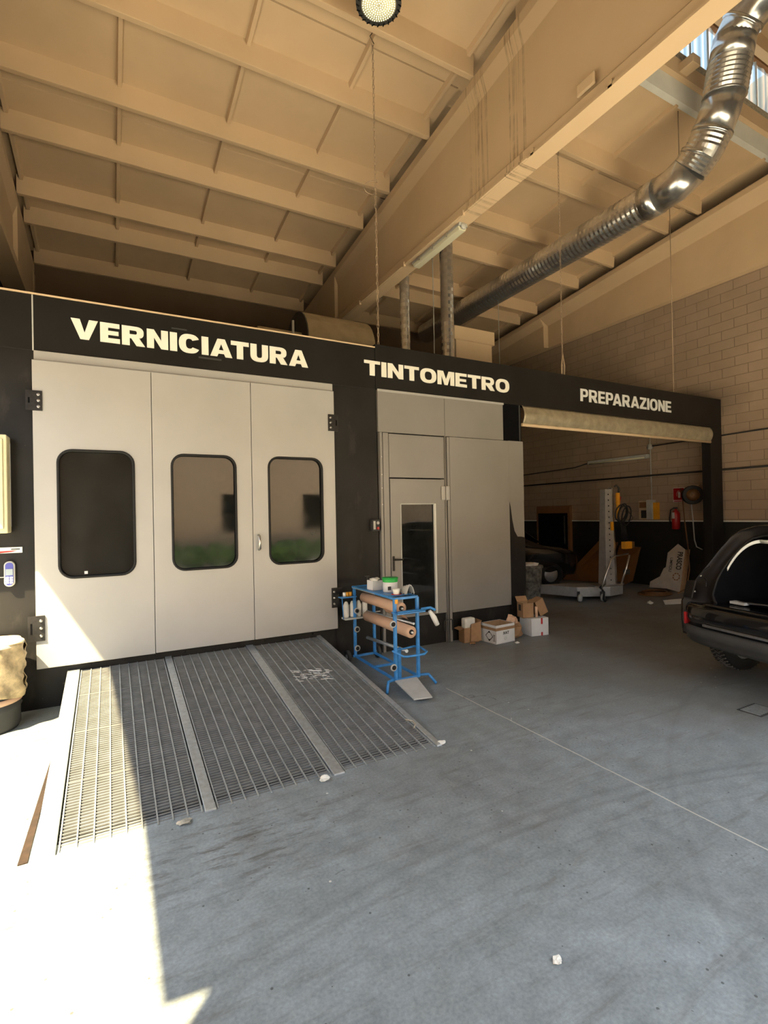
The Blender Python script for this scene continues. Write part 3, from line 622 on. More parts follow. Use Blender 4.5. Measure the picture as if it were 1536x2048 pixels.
# ---- ramp
rp = thing('access_ramp', (.93, 4.66, 0), 'sloping ramp of steel grating between galvanised beams in front of the booth doors', 'ramp')
RY0, RY1, RZ = 3.34, 5.99, 0.335
def rz_(y): return RZ * (y - RY0) / (RY1 - RY0)
def slope_box(b, x0, x1, y0, y1, top, th):
    return b.hexa([(x0, y0, rz_(y0) + top - th), (x1, y0, rz_(y0) + top - th), (x1, y1, rz_(y1) + top - th), (x0, y1, rz_(y1) + top - th), (x0, y0, rz_(y0) + top), (x1, y0, rz_(y0) + top), (x1, y1, rz_(y1) + top), (x0, y1, rz_(y1) + top)])
for (a, b_) in ((-.405, -.298), (.492, .560), (1.365, 1.447), (2.245, 2.292)):
    q = MB(); slope_box(q, a, b_, RY0, RY1, .012, .03); q.build('beam', 'galv', rp, bevel=0.003)
bd = MB(); bd.hexa([(-.40, RY0 + .1, .001), (2.285, RY0 + .1, .001), (2.285, RY1, .001), (-.40, RY1, .001), (-.40, RY0 + .1, .003), (2.285, RY0 + .1, .003), (2.285, RY1, .19), (-.40, RY1, .19)]); bd.build('pit_bottom', 'interior', rp)
cuts = [RY0 + .01, 4.02, 4.70, 5.38, RY1 - .01]
MT['grate'] = plain('grating_steel', (0.22, 0.225, 0.23), 0.5, 0.4, 0.2, 9)
for bi, (a, b_) in enumerate(((-.290, .484), (.568, 1.357), (1.455, 2.238))):
    for ci in range(4):
        y0, y1 = cuts[ci] + .004, cuts[ci + 1] - .004; q = MB()
        nb_ = int((y1 - y0) / .030)
        for k in range(nb_ + 1):
            y = y0 + .003 + (y1 - y0 - .006) * k / nb_; slope_box(q, a, b_, y - .0045, y + .0045, -.003, .026)
        gq = q.build('grating_panel', 'grate', rp)
        q = MB()
        for k in range(10):
            x = a + .006 + (b_ - a - .012) * k / 9; slope_box(q, x - .004, x + .004, y0, y1, .002, .02)
        q.build('bearing_bars', 'galv', gq)
tag(MB().tube([(2.20 + .06 * math.sin(i), 3.62 + .05 * i, rz_(3.62 + .05 * i) + .02) for i in range(4)], .006, 6).build('bead_line', 'dirty', rp))
ps = MB()
rnd = random.Random(3)
for i in range(46):
    x = 1.60 + rnd.random() * .42 * (1 - rnd.random() * .3); y = 5.02 + rnd.uniform(-.16, .12) - (x - 1.6) * .2; l = rnd.uniform(.02, .07)
    ps.bar((x, y, rz_(y) + .006), (x + l, y - l * rnd.uniform(.1, .9), rz_(y - l * .5) + .006), .007, .004)
tag(ps.build('paint_splash', 'white', rp), 'white paint splashed over the right grating', kind='stuff')
tag(MB().prism([(-.47, 3.34, 0), (-.425, 3.34, 0), (-.412, 5.3, 0), (-.42, 5.3, 0)], (0, 0, .006)).build('gap_strip', plain('rusty_gap_shade', (0.022, 0.011, 0.006), 0.9, 0, 0.5, 15), None), 'thin dark strip imitating the rusty shaded gap in the floor along the left side of the ramp', 'gap strip')  # dark rust colour stands in for the shade of the floor gap

# paper scraps along the ramp edge
def scrap(x, y, z, r, lab, seed, mat='cloth', flat=.5):
    b = MB().blob((x, y, z + r * flat), r, r * .75, r * flat, seed, .35)
    return tag(b.build('paper_scrap', mat), lab, 'litter')
scrap(2.30, 3.36, 0, .03, 'knotted white rag scrap at the front right corner of the ramp', 5); scrap(1.28, 3.32, 0, .035, 'small crumpled scrap at the foot of the second grey beam of the ramp', 6)
scrap(.36, 3.29, 0, .04, 'flattened pale scrap at the ramp foot left of the first grey beam', 8, 'dirty', .25)
scrap(1.58, 1.505, 0, .022, 'small pale crumpled lump alone on the grey floor in the foreground', 9)
scrap(9.2, 6.21, 0, .06, 'white crumpled paper on the floor in the preparation bay opening', 10)
scrap(4.98, 5.36, 0, .03, 'small white scrap on the floor in front of the open white carton', 12); scrap(4.45, 5.68, 0, .04, 'brown cardboard scrap on the floor by the torn carton', 13, 'card', .3)
tag(MB().prism([(9.35, 6.0, .004), (9.75, 5.85, .004), (9.95, 6.05, .05), (9.6, 6.2, .03)], (0, 0, .006)).build('card_sheet', 'white'), 'flat creased white card on the floor by the black car', 'card')

# ---- barrel wrapped in film at the left edge
ba = thing('wrapped_drum', (-1.0, 5.66, 0), 'black drum wrapped in masking paper and film at the left edge beside the ramp', 'drum')
MB().lathe((-1.0, 5.66, 0), [(.235, .0), (.25, .03), (.25, .18), (.262, .20), (.25, .22), (.25, .40), (.262, .42), (.25, .44), (.25, .74)], n=36).build('drum_body', 'dgrey', ba)
f_ = MB(); f_.sheet(lambda u, v: (-1.0 + (.284 + .012 * math.sin(u * 40 + v * 9) + .008 * math.sin(v * 30 + u * 11)) * math.cos(u * 2 * PI), 5.66 + (.284 + .012 * math.sin(u * 40 + v * 9)) * math.sin(u * 2 * PI), .30 + .03 * math.sin(u * 18) + (.47 - .03 * math.sin(u * 18)) * v), 90, 16)
f_.build('paper_wrap', plain('crumpled_wrap', (0.55, 0.42, 0.24), 0.5, 0, 0.45, 12, 0.6), ba, solid=0.004)
MB().lathe((-1.0, 5.66, .74), [(.285, 0), (.285, .02), (.24, .035), (0.01, .045)], n=30).build('lid', 'paintwhite', ba)
MB().lathe((-1.0, 5.66, .24), [(.256, 0), (.264, .005), (.264, .045), (.256, .05)], n=36, cap=False).build('tape_band', 'kraft', ba)

# ================================================================== MASKING-PAPER TROLLEY
tr = thing('masking_paper_trolley', (2.77, 5.2, 0), 'blue steel masking paper trolley with kraft rolls and loaded top tray beside the ramp', 'trolley')
XL, XR, YF, YR = 2.625, 2.905, 4.66, 5.73; ZT = 0.95
for (x, y) in ((XL, YF), (XR, YF), (XL + .03, YR), (XR + .02, YR)):
    MB().box(x - .016, x + .016, y - .016, y + .016, .08, ZT).build('post', 'blue', tr, bevel=0.003)
for (a, b_) in (((XL, YF, .09), (XL + .03, YR, .09)), ((XR, YF, .09), (XR + .02, YR, .09)), ((XL, YF, .09), (XR, YF, .09)), ((XL, YR, .09), (XR, YR, .09)), ((XL, 5.2, .09), (XR, 5.2, .09)),
                ((XL, YF, ZT), (XL + .03, YR, ZT)), ((XR, YF, ZT), (XR + .02, YR, ZT)), ((XL, YF, ZT), (XR, YF, ZT)), ((XL, YR, ZT), (XR, YR, ZT))):
    MB().bar(a, b_, .026, .026).build('rail', 'blue', tr, bevel=0.003)
MB().box(XL, XR, YF, YR, ZT - .012, ZT - .004).build('top_tray', 'galv', tr)
MB().box(XL - .02, XR, YF + .1, YR - .1, ZT + .01, ZT + .018).build('tray_lip', 'blue', tr)
for s_, x in ((-1, XL), (1, XR)):
    MB().tube([(x, YF + .01, .10), (x + s_ * .11, YF - .03, .10), (x + s_ * .165, YF - .10, .01)], .016, 8).build('foot', 'blue', tr)
for x in (XL - .04, XR + .10):
    wq = MB().lathe((x, 5.80, .075), [(.02, -.02), (.072, -.02), (.075, -.012), (.075, .012), (.072, .02), (.02, .02)], (1, 0, 0), 22).build('wheel', 'dgrey', tr)
    MB().lathe((x, 5.80, .075), [(.03, -.024), (.03, .024)], (1, 0, 0), 14).build('hub', 'galv', wq)
def roll(y0, y1, x, z, r, name='paper_roll'):
    o = MB().lathe((x, y0, z), [(r * .38, 0), (r, 0), (r, y1 - y0), (r * .38, y1 - y0)], (0, 1, 0), 30, False).build(name, 'kraft', tr)
    MB().tube([(x, y0 - .03, z), (x, y1 + .03, z)], .012, 8).build('spindle', 'steel', o)
    MB().lathe((x, y0 - .012, z), [(.012, 0), (r * .42, 0), (r * .42, .02), (.012, .02)], (0, 1, 0), 16).build('end_cap', 'rubber', o)
roll(4.72, 5.62, 2.74, .83, .062); roll(4.62, 5.66, 2.80, .585, .064)
MB().tube([(2.80, 4.72, .36), (2.80, 5.68, .31)], .02, 10).build('empty_roller', 'galv', tr)
MB().tube([(2.86, 4.66, .66), (2.80, 5.68, .64)], .013, 8).build('tear_bar', 'galv', tr)
MB().sheet(lambda u, v: (2.80 + .10 * u, 4.74 + .5 * v + .1 * u, .74 - .07 * u), 6, 6).build('hanging_paper', 'kraft', tr, solid=0.002)
for (x, y, z) in ((2.68, YR - .01, .655), (2.68, YR - .01, .425), (2.68, YR - .01, .19), (2.60, YF, .69), (2.60, YF, .235)):
    k = MB().lathe((x - .01, y - .02, z), [(.016, -.006), (.036, -.008), (.038, 0), (.036, .008), (.016, .006)], (0, -1, 0), 18).build('blade_disc', 'lgrey', tr)
    MB().lathe((x - .01, y - .02, z), [(.002, -.01), (.024, -.009), (.024, .012), (.008, .014)], (0, -1, 0), 14).build('disc_hub', 'rubber', k)
MB().tube([(XL - .03, YF, .40), (XL + .02, YF - .14, .37), (XL + .05, YF - .16, .37), (XR - .03, YF - .17, .37), (XR + .03, YF - .13, .38), (XR + .05, YF + .05, .39), (XR - .02, YF + .06, .40)], .012, 8, closed=True).build('can_holder', 'blue', tr)
MB().box(XL - .03, XR + .03, YF - .12, YF + .02, .80, .812).build('front_shelf', 'blue', tr)
MB().tube([(XL - .03, YF - .12, .825), (XR + .03, YF - .12, .825)], .009, 8).build('shelf_rim', 'blue', tr)
MB().tube([(XR + .02, YF - .05, .82), (XR + .12, YF - .08, .83), (XR + .17, YF - .10, .80)], .014, 8).build('side_arm', 'blue', tr)
MB().box(2.74, 2.775, 4.80, 4.83, .03, .38).build('upright', 'blue', tr)
MB().bar((2.76, 4.8, .38), (2.80, 4.95, .27), .02, .02).build('brace', 'blue', tr)
MB().box(2.45, 2.66, YR - .06, YR + .03, .83, .842).build('side_shelf', 'blue', tr)
MB().box(2.52, 2.90, YR - .02, YR + .10, .55, .57).build('rear_shelf', 'lgrey', tr)
MB().tube([(2.49, YR, .83), (2.51, YR + .02, .56)], .006, 6).build('shelf_strut', 'blue', tr)
MB().box(XL - .005, XL + .03, YF - .02, YF - .016, .90, .945).build('sticker', 'yellow', tr)

tag(MB().prism([(2.56, 4.20, .035), (2.75, 4.16, .035), (2.86, 4.62, .085), (2.60, 4.64, .085)], (0, 0, .014)).build('foot_board', 'lgrey', bevel=0.003), 'light grey board lying aslant on the floor at the front foot of the blue trolley', 'board')

tb = thing('paint_bucket', (2.775, 5.02, .965), 'white paint bucket with green band standing on the trolley top', 'bucket')
MB().lathe((2.775, 5.02, .969), [(.078, 0), (.082, .01), (.086, .16)], n=28).build('body', 'white', tb)
MB().lathe((2.775, 5.02, 1.095), [(.0865, -.012), (.088, .0), (.088, .03), (.0865, .032)], n=28, cap=False).build('band', 'green', tb)
MB().lathe((2.775, 5.02, 1.115), [(.09, 0), (.093, .008), (.09, .016), (.0, .016)], n=28).build('lid', 'green', tb)
MB().box(2.70, 2.74, 4.935, 4.939, 1.0, 1.04).build('label_mark', 'dgrey', tb)
wx = thing('wipe_box', (2.70, 5.26, .969), 'white box of wipes heaped with torn tissue left of the green banded bucket', 'box')
MB().box(2.64, 2.77, 5.19, 5.34, .969, 1.08).build('carton', 'white', wx, bevel=0.004)
MB().blob((2.70, 5.26, 1.08), .055, .06, .03, 4, .4).build('tissue', 'cloth', wx)
bw = thing('mixing_cup', (2.74, 4.80, .969), 'small pale mixing cup in front of the green banded bucket', 'cup')
MB().lathe((2.735, 4.81, .969), [(.032, 0), (.042, .06), (.040, .06), (.03, .004)], n=20, cap=False).build('cup_wall', 'cream', bw)
tag(MB().lathe((2.735, 4.81, .9685), [(.055, 0), (.058, .004), (0, .004)], n=20).build('lid_disc', 'redtape'), 'dark red lid lying under the small pale cup on the trolley', 'lid')
tag(MB().sheet(lambda u, v: (2.79 + .10 * u, 4.68 + .16 * v, .98 + .10 * math.sin(PI * u) * (1 - .4 * v) + .012 * math.sin(v * 20 + u * 9)), 12, 12).build('crumpled_bag', 'lgrey', solid=0.003), 'crumpled grey and yellow bag at the front end of the trolley top', 'bag')
tag(MB().bar((2.89, 4.96, .985), (2.90, 4.80, 1.05), .02, .008).build('sanding_strip', 'cream'), 'pale yellow strip leaning on the crumpled bag on the trolley', 'strip')
tg = thing('spatula', (2.72, 5.47, .969), 'thin dark spatula standing upright near the rear end of the trolley top', 'spatula')
MB().tube([(2.72, 5.47, .969), (2.71, 5.47, 1.10)], .006, 6).build('shaft', 'dgrey', tg); MB().box(2.68, 2.74, 5.465, 5.475, 1.10, 1.11).build('cross_piece', 'dgrey', tg)
for i, (x, c) in enumerate(((2.52, 'cream'), (2.56, 'yellow'), (2.60, 'yellow'))):
    tag(MB().lathe((x, YR, .842), [(.02, 0), (.02, .05), (.008, .05)], n=14).build('tape_roll', c), ('pale', 'orange', 'second orange')[i] + ' masking tape roll on the small side shelf, ' + ('outermost of three', 'middle of three', 'innermost of three'[0:] )[i], 'tape roll', 'tape rolls on the side shelf')
for i in range(4):
    tag(MB().lathe((2.56 + i * .085, YR + .045, .57), [(.030, 0), (.037, .02), (.036, .15), (.02, .19), (.012, .20)], n=16).build('spray_cup', 'cloth'), ('leftmost', 'second from left', 'third from left', 'rightmost')[i] + ' of the white paint cups on the rear shelf of the trolley', 'cup', 'white paint cups on the rear shelf')
tag(MB().tube([(XR + .10, YF - .09, .80), (XR + .15, YF - .10, .72), (XR + .19, YF - .10, .64)], [.018, .03, .026], 12).build('spray_gun_handle', 'paintwhite'), 'white plastic handle hanging from the front arm of the blue trolley', 'handle')

# ================================================================== CARTONS
def carton(name, cx, cy, wx, wy, h, rz, z, mat, label, flaps=(), inner='cardin', th=.006, tilt=(0, 0)):
    t = thing(name, (cx, cy, z), label, 'box', None, rz); t.rotation_euler = (tilt[0], tilt[1], rz); t['_w'] = (0, 0, 0)
    b = MB(); x0, x1, y0, y1 = -wx / 2, wx / 2, -wy / 2, wy / 2
    b.box(x0, x1, y0, y0 + th, 0, h).box(x0, x1, y1 - th, y1, 0, h).box(x0, x0 + th, y0, y1, 0, h).box(x1 - th, x1, y0, y1, 0, h).box(x0, x1, y0, y1, 0, th)
    b.build('carton_body', mat, t, local=True)
    li = MB(); li.box(x0 + th, x1 - th, y0 + th, y0 + th + .001, th, h - .002).box(x0 + th, x1 - th, y1 - th - .001, y1 - th, th, h - .002).box(x0 + th, x0 + th + .001, y0, y1, th, h - .002).box(x1 - th - .001, x1 - th, y0, y1, th, h - .002)
    li.build('lining', inner, t, local=True)
    for side, ang, l in flaps:
        a = R_(ang); dx, dz = math.cos(a) * l, math.sin(a) * l; q = MB()
        if side == 'L': q.prism([(x0, y0, h), (x0, y1, h), (x0 - dx, y1, h + dz), (x0 - dx, y0, h + dz)], (0.003, 0, .004))
        if side == 'R': q.prism([(x1, y0, h), (x1, y1, h), (x1 + dx, y1, h + dz), (x1 + dx, y0, h + dz)], (-.003, 0, .004))
        if side == 'F': q.prism([(x0, y0, h), (x1, y0, h), (x1, y0 - dx, h + dz), (x0, y0 - dx, h + dz)], (0, .003, .004))
        if side == 'B': q.prism([(x0, y1, h), (x1, y1, h), (x1, y1 + dx, h + dz), (x0, y1 + dx, h + dz)], (0, -.003, .004))
        q.build('flap', mat if mat != 'white' else 'white', t, local=True)
    return t
c1 = carton('cardboard_box', 4.50, 5.83, .24, .16, .21, R_(-8), 0, 'card', 'torn brown cardboard box stuffed with packing, nearest the glazed door', (('L', -15, .08), ('R', 60, .10)))
tag(MB().box(4.40, 4.585, 5.78, 5.88, .02, .34).build('plastic_packet', 'cloth', bevel=.02), 'translucent white plastic packet sticking out of the torn brown box', 'packet')
tag(MB().prism([(4.46, 5.735, .02), (4.625, 5.70, .02), (4.625, 5.71, .29), (4.48, 5.745, .26)], (0, .006, 0)).build('cardboard_sheet', 'card'), 'brown cardboard flap standing in front of the torn brown box', 'cardboard sheet')
c2 = carton('open_carton', 4.865, 5.63, .37, .30, .26, R_(4), 0, 'white', 'open white carton with brown taped rim and printed hazard diamond', (), 'cardin')
bb = MB(); x0, x1, y0, y1 = -.187, .187, -.152, .152
bb.box(x0, x1, y0, y0 + .003, .185, .225).box(x0, x0 + .003, y0, y1, .185, .225).box(x1 - .003, x1, y0, y1, .185, .225); bb.build('tape_band', 'card', c2, local=True)
dm = MB(); dm.rings([[(-.1875, -.02 + a * r, .10 + b * r) for a, b in ((1, 0), (0, 1), (-1, 0), (0, -1))] for r in (.075, .062)], False, False)
dm.prism([(-.1875, -.02, .175), (-.1875, .01, .145), (-.1875, -.05, .145)], (-.001, 0, 0)).prism([(-.1875, -.02, .025), (-.1875, .01, .055), (-.1875, -.05, .055)], (-.001, 0, 0))
dm.build('hazard_diamond', 'ink', c2, local=True)
ar = MB()
for y in (-.105, -.125): ar.box(-.1885, -.1875, y - .003, y + .003, .05, .12).prism([(-.1875, y - .009, .12), (-.1875, y + .009, .12), (-.1875, y, .135)], (-.001, 0, 0))
ar.box(-.1885, -.1875, -.14, -.09, .04, .046); ar.build('arrows_mark', 'ink', c2, local=True)
small_text('iVAT', .055, Matrix.Translation((.01, -.1525, .14)) @ Matrix.Rotation(PI / 2, 4, 'X'), c2, 'ink', .0016)
MB().lathe((.0, -.1505, .065), [(.022, 0), (.022, .0015), (.017, .0015), (.017, 0)], (0, -1, 0), 16, False).build('round_mark', 'lgrey', c2, local=True)
tag(MB().blob((5.22, 5.66, .10), .13, .10, .12, 21, .22).build('crumpled_box', 'card', bevel=.002), 'crushed brown cardboard box between the open carton and the white closed carton', 'box')
tag(MB().blob((5.16, 5.66, .26), .09, .05, .08, 23, .4).build('packing_paper', 'kraft'), 'crumpled kraft packing paper heaped on the crushed box', 'paper')
c4 = carton('closed_carton', 5.60, 5.66, .31, .28, .255, R_(-8), 0, 'white', 'white closed carton with red tape, lowest of the stack by the bay opening', (('F', 0, .0),), 'white')
MB().box(-.155, .155, -.14, .14, .253, .259).build('lid', 'white', c4, local=True)
MB().box(.02, .05, -.1425, -.14, .17, .259).box(.02, .05, -.1425, -.14, 0, .05).build('red_tape', 'redtape', c4, local=True)
c5 = carton('cardboard_box', 5.47, 5.70, .18, .17, .22, R_(-14), .262, 'card', 'brown cardboard box with open flaps standing on the white closed carton', (('B', 50, .09), ('R', 25, .05)))
MB().box(-.092, -.09, -.03, .04, .10, .19).build('printed_mark', 'ink', c5, local=True)
tag(MB().tube([(5.585, 5.59, .262), (5.59, 5.60, .42)], .022, 10).build('paper_roll', 'kraft'), 'short rolled kraft paper upright between the two brown boxes on the white carton', 'paper roll')
c6 = carton('cardboard_box', 5.755, 5.66, .15, .16, .24, R_(-10), .292, 'card', 'brown cardboard box leaning to the right on the white closed carton', (), 'card', .006, (0, R_(-24)))
MB().box(-.075, .075, -.08, .08, .234, .24).build('lid', 'card', c6, local=True)

# ================================================================== PREPARATION BAY
# waste bin in a bag
tc = thing('waste_bin', (7.42, 7.6, 0), 'grimy bin lined with a bag behind the cardboard boxes in the bay opening', 'bin')
MB().lathe((7.42, 7.6, 0), [(.19, 0), (.20, .02), (.25, .70), (.27, .72), (.27, .76)], n=28).build('bin_body', plain('spattered_bin', (0.16, 0.15, 0.13), 0.7, 0, 0.7, 14, .3), tc)
MB().blob((7.42, 7.6, .76), .20, .19, .07, 31, .25).build('rubbish', 'cloth', tc)
# pulling tower
tw = thing('pulling_tower', (9.2, 7.1, 0), 'grey perforated steel pulling tower with cables on its wheeled base in the bay', 'pulling tower')
b = MB(); b.hexa([(8.93, 6.98, .14), (9.19, 6.95, .14), (9.22, 7.17, .14), (8.96, 7.2, .14), (9.01, 7.02, 2.28), (9.18, 7.0, 2.28), (9.2, 7.14, 2.28), (9.03, 7.16, 2.28)]); b.build('column', 'towergrey', tw, bevel=.006)
b = MB(); b.hexa([(9.20, 6.97, .14), (9.28, 6.97, .14), (9.30, 7.1, .14), (9.22, 7.12, .14), (9.19, 7.0, 2.31), (9.23, 7.0, 2.31), (9.25, 7.1, 2.31), (9.21, 7.1, 2.31)]); b.build('side_rail', 'steel', tw, bevel=.004)
for k in range(17):
    z = .28 + k * .118; x = 9.05 + .0 * k + .055 * (z / 2.28) * .3; yf = 6.966 + (z - .14) * .0206
    MB().lathe((x + .02, yf + .006, z), [(.013, 0), (.013, .012)], (0, -1, 0), 10).build('peg_hole', 'interior', tw)
MB().prism([(8.05, 7.95, .08), (8.35, 7.22, .08), (8.95, 6.90, .08), (9.42, 6.95, .08), (9.48, 7.25, .08), (8.6, 7.75, .08)], (0, 0, .20)).build('base', 'towergrey', tw, bevel=.01)
MB().prism([(8.6, 6.98, .28), (9.30, 6.86, .28), (9.50, 6.98, .28), (9.45, 7.22, .28), (8.75, 7.3, .28)], (0, 0, .03)).build('base_plate', 'steel', tw, bevel=.006)
for (x, y) in ((8.33, 7.13), (8.72, 6.90)):
    k = MB().lathe((x, y, .075), [(.02, -.025), (.073, -.022), (.075, 0), (.073, .022), (.02, .025)], (.3, -1, 0), 20).build('caster', 'lgrey', tw)
    MB().box(x - .03, x + .03, y + .028, y + .04, .07, .2).build('caster_fork', 'dgrey', k)
MB().tube([(8.62, 6.85, .25), (8.75, 6.84, .55), (8.92, 6.84, .83), (9.05, 6.84, .90), (9.45, 6.84, .93)], .018, 8).build('handle_bar', 'steel', tw)
MB().tube([(9.50, 6.84, .90), (9.40, 6.86, .6), (9.30, 6.9, .3)], .02, 8).build('ram', 'steel', tw)
MB().box(9.38, 9.48, 6.82, 6.92, .50, .60).build('ram_joint', 'dgrey', tw, bevel=.01)
MB().tube([(9.22, 6.95, 2.33), (9.28, 6.95, 2.36), (9.35, 6.95, 2.3), (9.34, 6.95, 2.18)], .02, 8).build('hook', 'dgrey', tw)
tag(MB().box(9.24, 9.32, 6.9, 6.95, 1.95, 2.2).build('upper_block', 'yellow', tw, bevel=.01))
tag(MB().box(9.25, 9.29, 6.9, 6.95, 1.66, 1.95).build('chain_guard', 'yellow', tw, bevel=.01))
MB().box(9.10, 9.17, 6.955, 6.975, 1.42, 1.60).build('warning_label', 'yellow', tw)
MB().tube([(9.34, 6.93, 1.98), (9.38, 6.93, 2.12)], .012, 6).build('red_lead', 'red', tw)
for i, (cx, cz, rx, rz) in enumerate(((9.33, 1.78, .17, .17), (9.38, 1.78, .13, .19), (9.36, 1.75, .15, .17), (9.46, 1.72, .14, .20))):
    MB().tube([(cx + rx * math.cos(a * PI / 10) + .05 * math.sin(a * PI / 10), 6.90 - .012 * i, cz + rz * math.sin(a * PI / 10)) for a in range(20)], .013, 6, closed=True).build('cable_coil', 'rubber', tw)
MB().tube([(9.5, 6.9, 1.85), (9.66, 6.9, 1.74), (9.72, 6.9, 1.67), (9.66, 6.9, 1.62), (9.4, 6.9, 1.61)], .007, 6).build('loose_cable', 'rubber', tw)
for i in range(5): MB().tube([(9.30 + i * .03, 6.9, 1.62), (9.34 + i * .035, 6.9, 1.40), (9.36 + i * .04, 6.9, 1.22)], .011, 6).build('cable', 'rubber', tw)
ct = thing('control_box', (9.52, 6.88, 1.06), 'orange control box hanging from the cables of the pulling tower', 'control box')
MB().box(9.36, 9.58, 6.83, 6.93, 1.03, 1.18).build('case', 'yellow', ct, bevel=.01); MB().box(9.59, 9.70, 6.86, 6.93, 1.04, 1.17).build('end_cover', 'ochre', ct, bevel=.01)
tag(MB().tube([(8.70, 6.83, .02), (8.62, 6.80, .06), (8.66, 6.82, .2), (8.6, 6.86, .3), (8.75, 6.9, .33)], .022, 8).build('ground_hose', 'rubber'), 'short black hose bent at the wheel of the pulling tower', 'hose')
# ochre panels leaning on the dado
def lean(pts, y_n, lab):
    return tag(MB().prism(pts, y_n).build('metal_sheet', 'ochre', bevel=.006), lab, 'panel')
lean([(10.55, 9.6, .02), (10.9, 8.5, .02), (11.28, 8.45, 1.02), (11.25, 9.0, 1.03)], (.04, .012, 0), 'dark ochre steel panel leaning on the black dado left of the pulling tower')
lean([(10.80, 8.3, .12), (10.86, 8.05, .0), (10.92, 7.80, .14), (11.22, 7.78, .93), (11.2, 8.35, .95)], (.04, .012, 0), 'dark ochre steel panel leaning on the black dado right of the pulling tower')

# ---- car builder (cross-sections swept from the tail to the nose)
HALF = [(0, .24), (.55, .24), (.80, .27), (.885, .42), (.905, .60), (.90, .80), (.885, .93), (.845, 1.08), (.79, 1.22), (.735, 1.38), (.675, 1.52), (.60, 1.60), (.42, 1.655), (0, 1.675)]
def ring_at(x, cap=None, rk=1.0, sc=1.0, inset=0.0, zmin=0.0):
    o = []
    for sgn, seq in ((1, HALF), (-1, HALF[::-1][1:-1])):
        for yy, zz in seq:
            z = zz if cap is None else (zz if zz < cap - .12 else cap - .12 + (zz - cap + .12) * .10)
            xx = x + rk * max(0, z - .80) * .66 * (1 if cap is None else 0) - (0 if rk == 0 else .0)
            o.append((xx, sgn * yy * sc, max(z, zmin)))
    return o
def wheel(car, x, y, r=.335, w_=.215, s_=1):
    t = MB().lathe((x, y - w_ / 2, r), [(r * .62, 0), (r * .93, 0), (r, .03), (r, w_ - .03), (r * .93, w_), (r * .62, w_)], (0, 1, 0), 44, False)
    o = t.build('wheel', 'rubber', car, local=True)
    q = MB()
    for k in range(46):
        a = k * 2 * PI / 46
        for j, dy in enumerate((.02, .075, .13)):
            y0 = y - w_ / 2 + dy; p0 = (x + (r + .002) * math.cos(a), y0, r + (r + .002) * math.sin(a)); a2 = a + .075 * (1 if j != 1 else -1)
            p1 = (x + (r + .002) * math.cos(a2), y0 + .055, r + (r + .002) * math.sin(a2))
            q.bar(p0, p1, .011, .012, up=(math.cos(a), 0, math.sin(a)))
    tr_ = q.build('tyre_tread', plain('worn_tread', (0.10, 0.095, 0.09), .8), o, local=True)
    MB().lathe((x, y - .06, r), [(.03, 0), (r * .62, -.02), (r * .63, .12), (.03, .1)], (0, 1, 0), 24).build('rim', 'towergrey', o, local=True)
    return o
# black car, tail towards the camera, tailgate off
bc = thing('black_car', (5.39, 2.606, 0), 'glossy black car at the right edge with its tailgate removed and boot empty', 'car', None, R_(-13.06)); bc['_w'] = (0, 0, 0)
body = MB()
def inset_ring(x):
    # the loading aperture, same count of points as HALF ring
    ap = [(0, .80), (.35, .80), (.50, .815), (.555, .85), (.60, .90), (.62, .98), (.635, 1.06), (.63, 1.16), (.60, 1.27), (.56, 1.37), (.51, 1.46), (.46, 1.51), (.34, 1.545), (0, 1.555)]
    return [(x + max(0, z - .8) * .66, s_ * y, z) for s_, seq in ((1, ap), (-1, ap[::-1][1:-1])) for y, z in seq]
mid = lambda a, b, k, dx: [(p[0] * (1 - k) + q[0] * k + dx, p[1] * (1 - k) + q[1] * k, p[2] * (1 - k) + q[2] * k) for p, q in zip(a, b)]
R0 = ring_at(.10, zmin=.44); A0 = inset_ring(.16)
body.mi = 1; body.rings([A0, mid(R0, A0, .72, .05), mid(R0, A0, .62, .0), mid(R0, A0, .30, .01), mid(R0, A0, .10, -.02)], False)
body.mi = 0; body.rings([mid(R0, A0, .10, -.02), R0, ring_at(.25, rk=1, zmin=.42), ring_at(.8, rk=.85, zmin=.40), ring_at(1.25, rk=.6, zmin=.38), ring_at(1.3, rk=.58), ring_at(1.6, rk=.4), ring_at(2.4, rk=-.25), ring_at(2.9, cap=None, rk=-.75), ring_at(3.35, 1.06), ring_at(3.85, .98, sc=.97), ring_at(4.1, .86, sc=.90), ring_at(4.2, .72, sc=.8)], False)
body.mi = 2; body.rings([A0, [(x + .9, y * .98, z if z > .85 else z + .02) for x, y, z in A0], [(x + 2.0, y * .9, z if z > .85 else z) for x, y, z in A0]], False)
vs = [body.bm.verts.new((x + 2.0, y * .9, z)) for x, y, z in A0]; body._f(vs)
o = body.build('car_body', ('carpaint', 'carinner', 'interior'), bc, local=True)
MB().tube([(x - .005, y, z) for x, y, z in A0], .012, 6, closed=True).build('aperture_seal', 'rubber', bc, local=True)
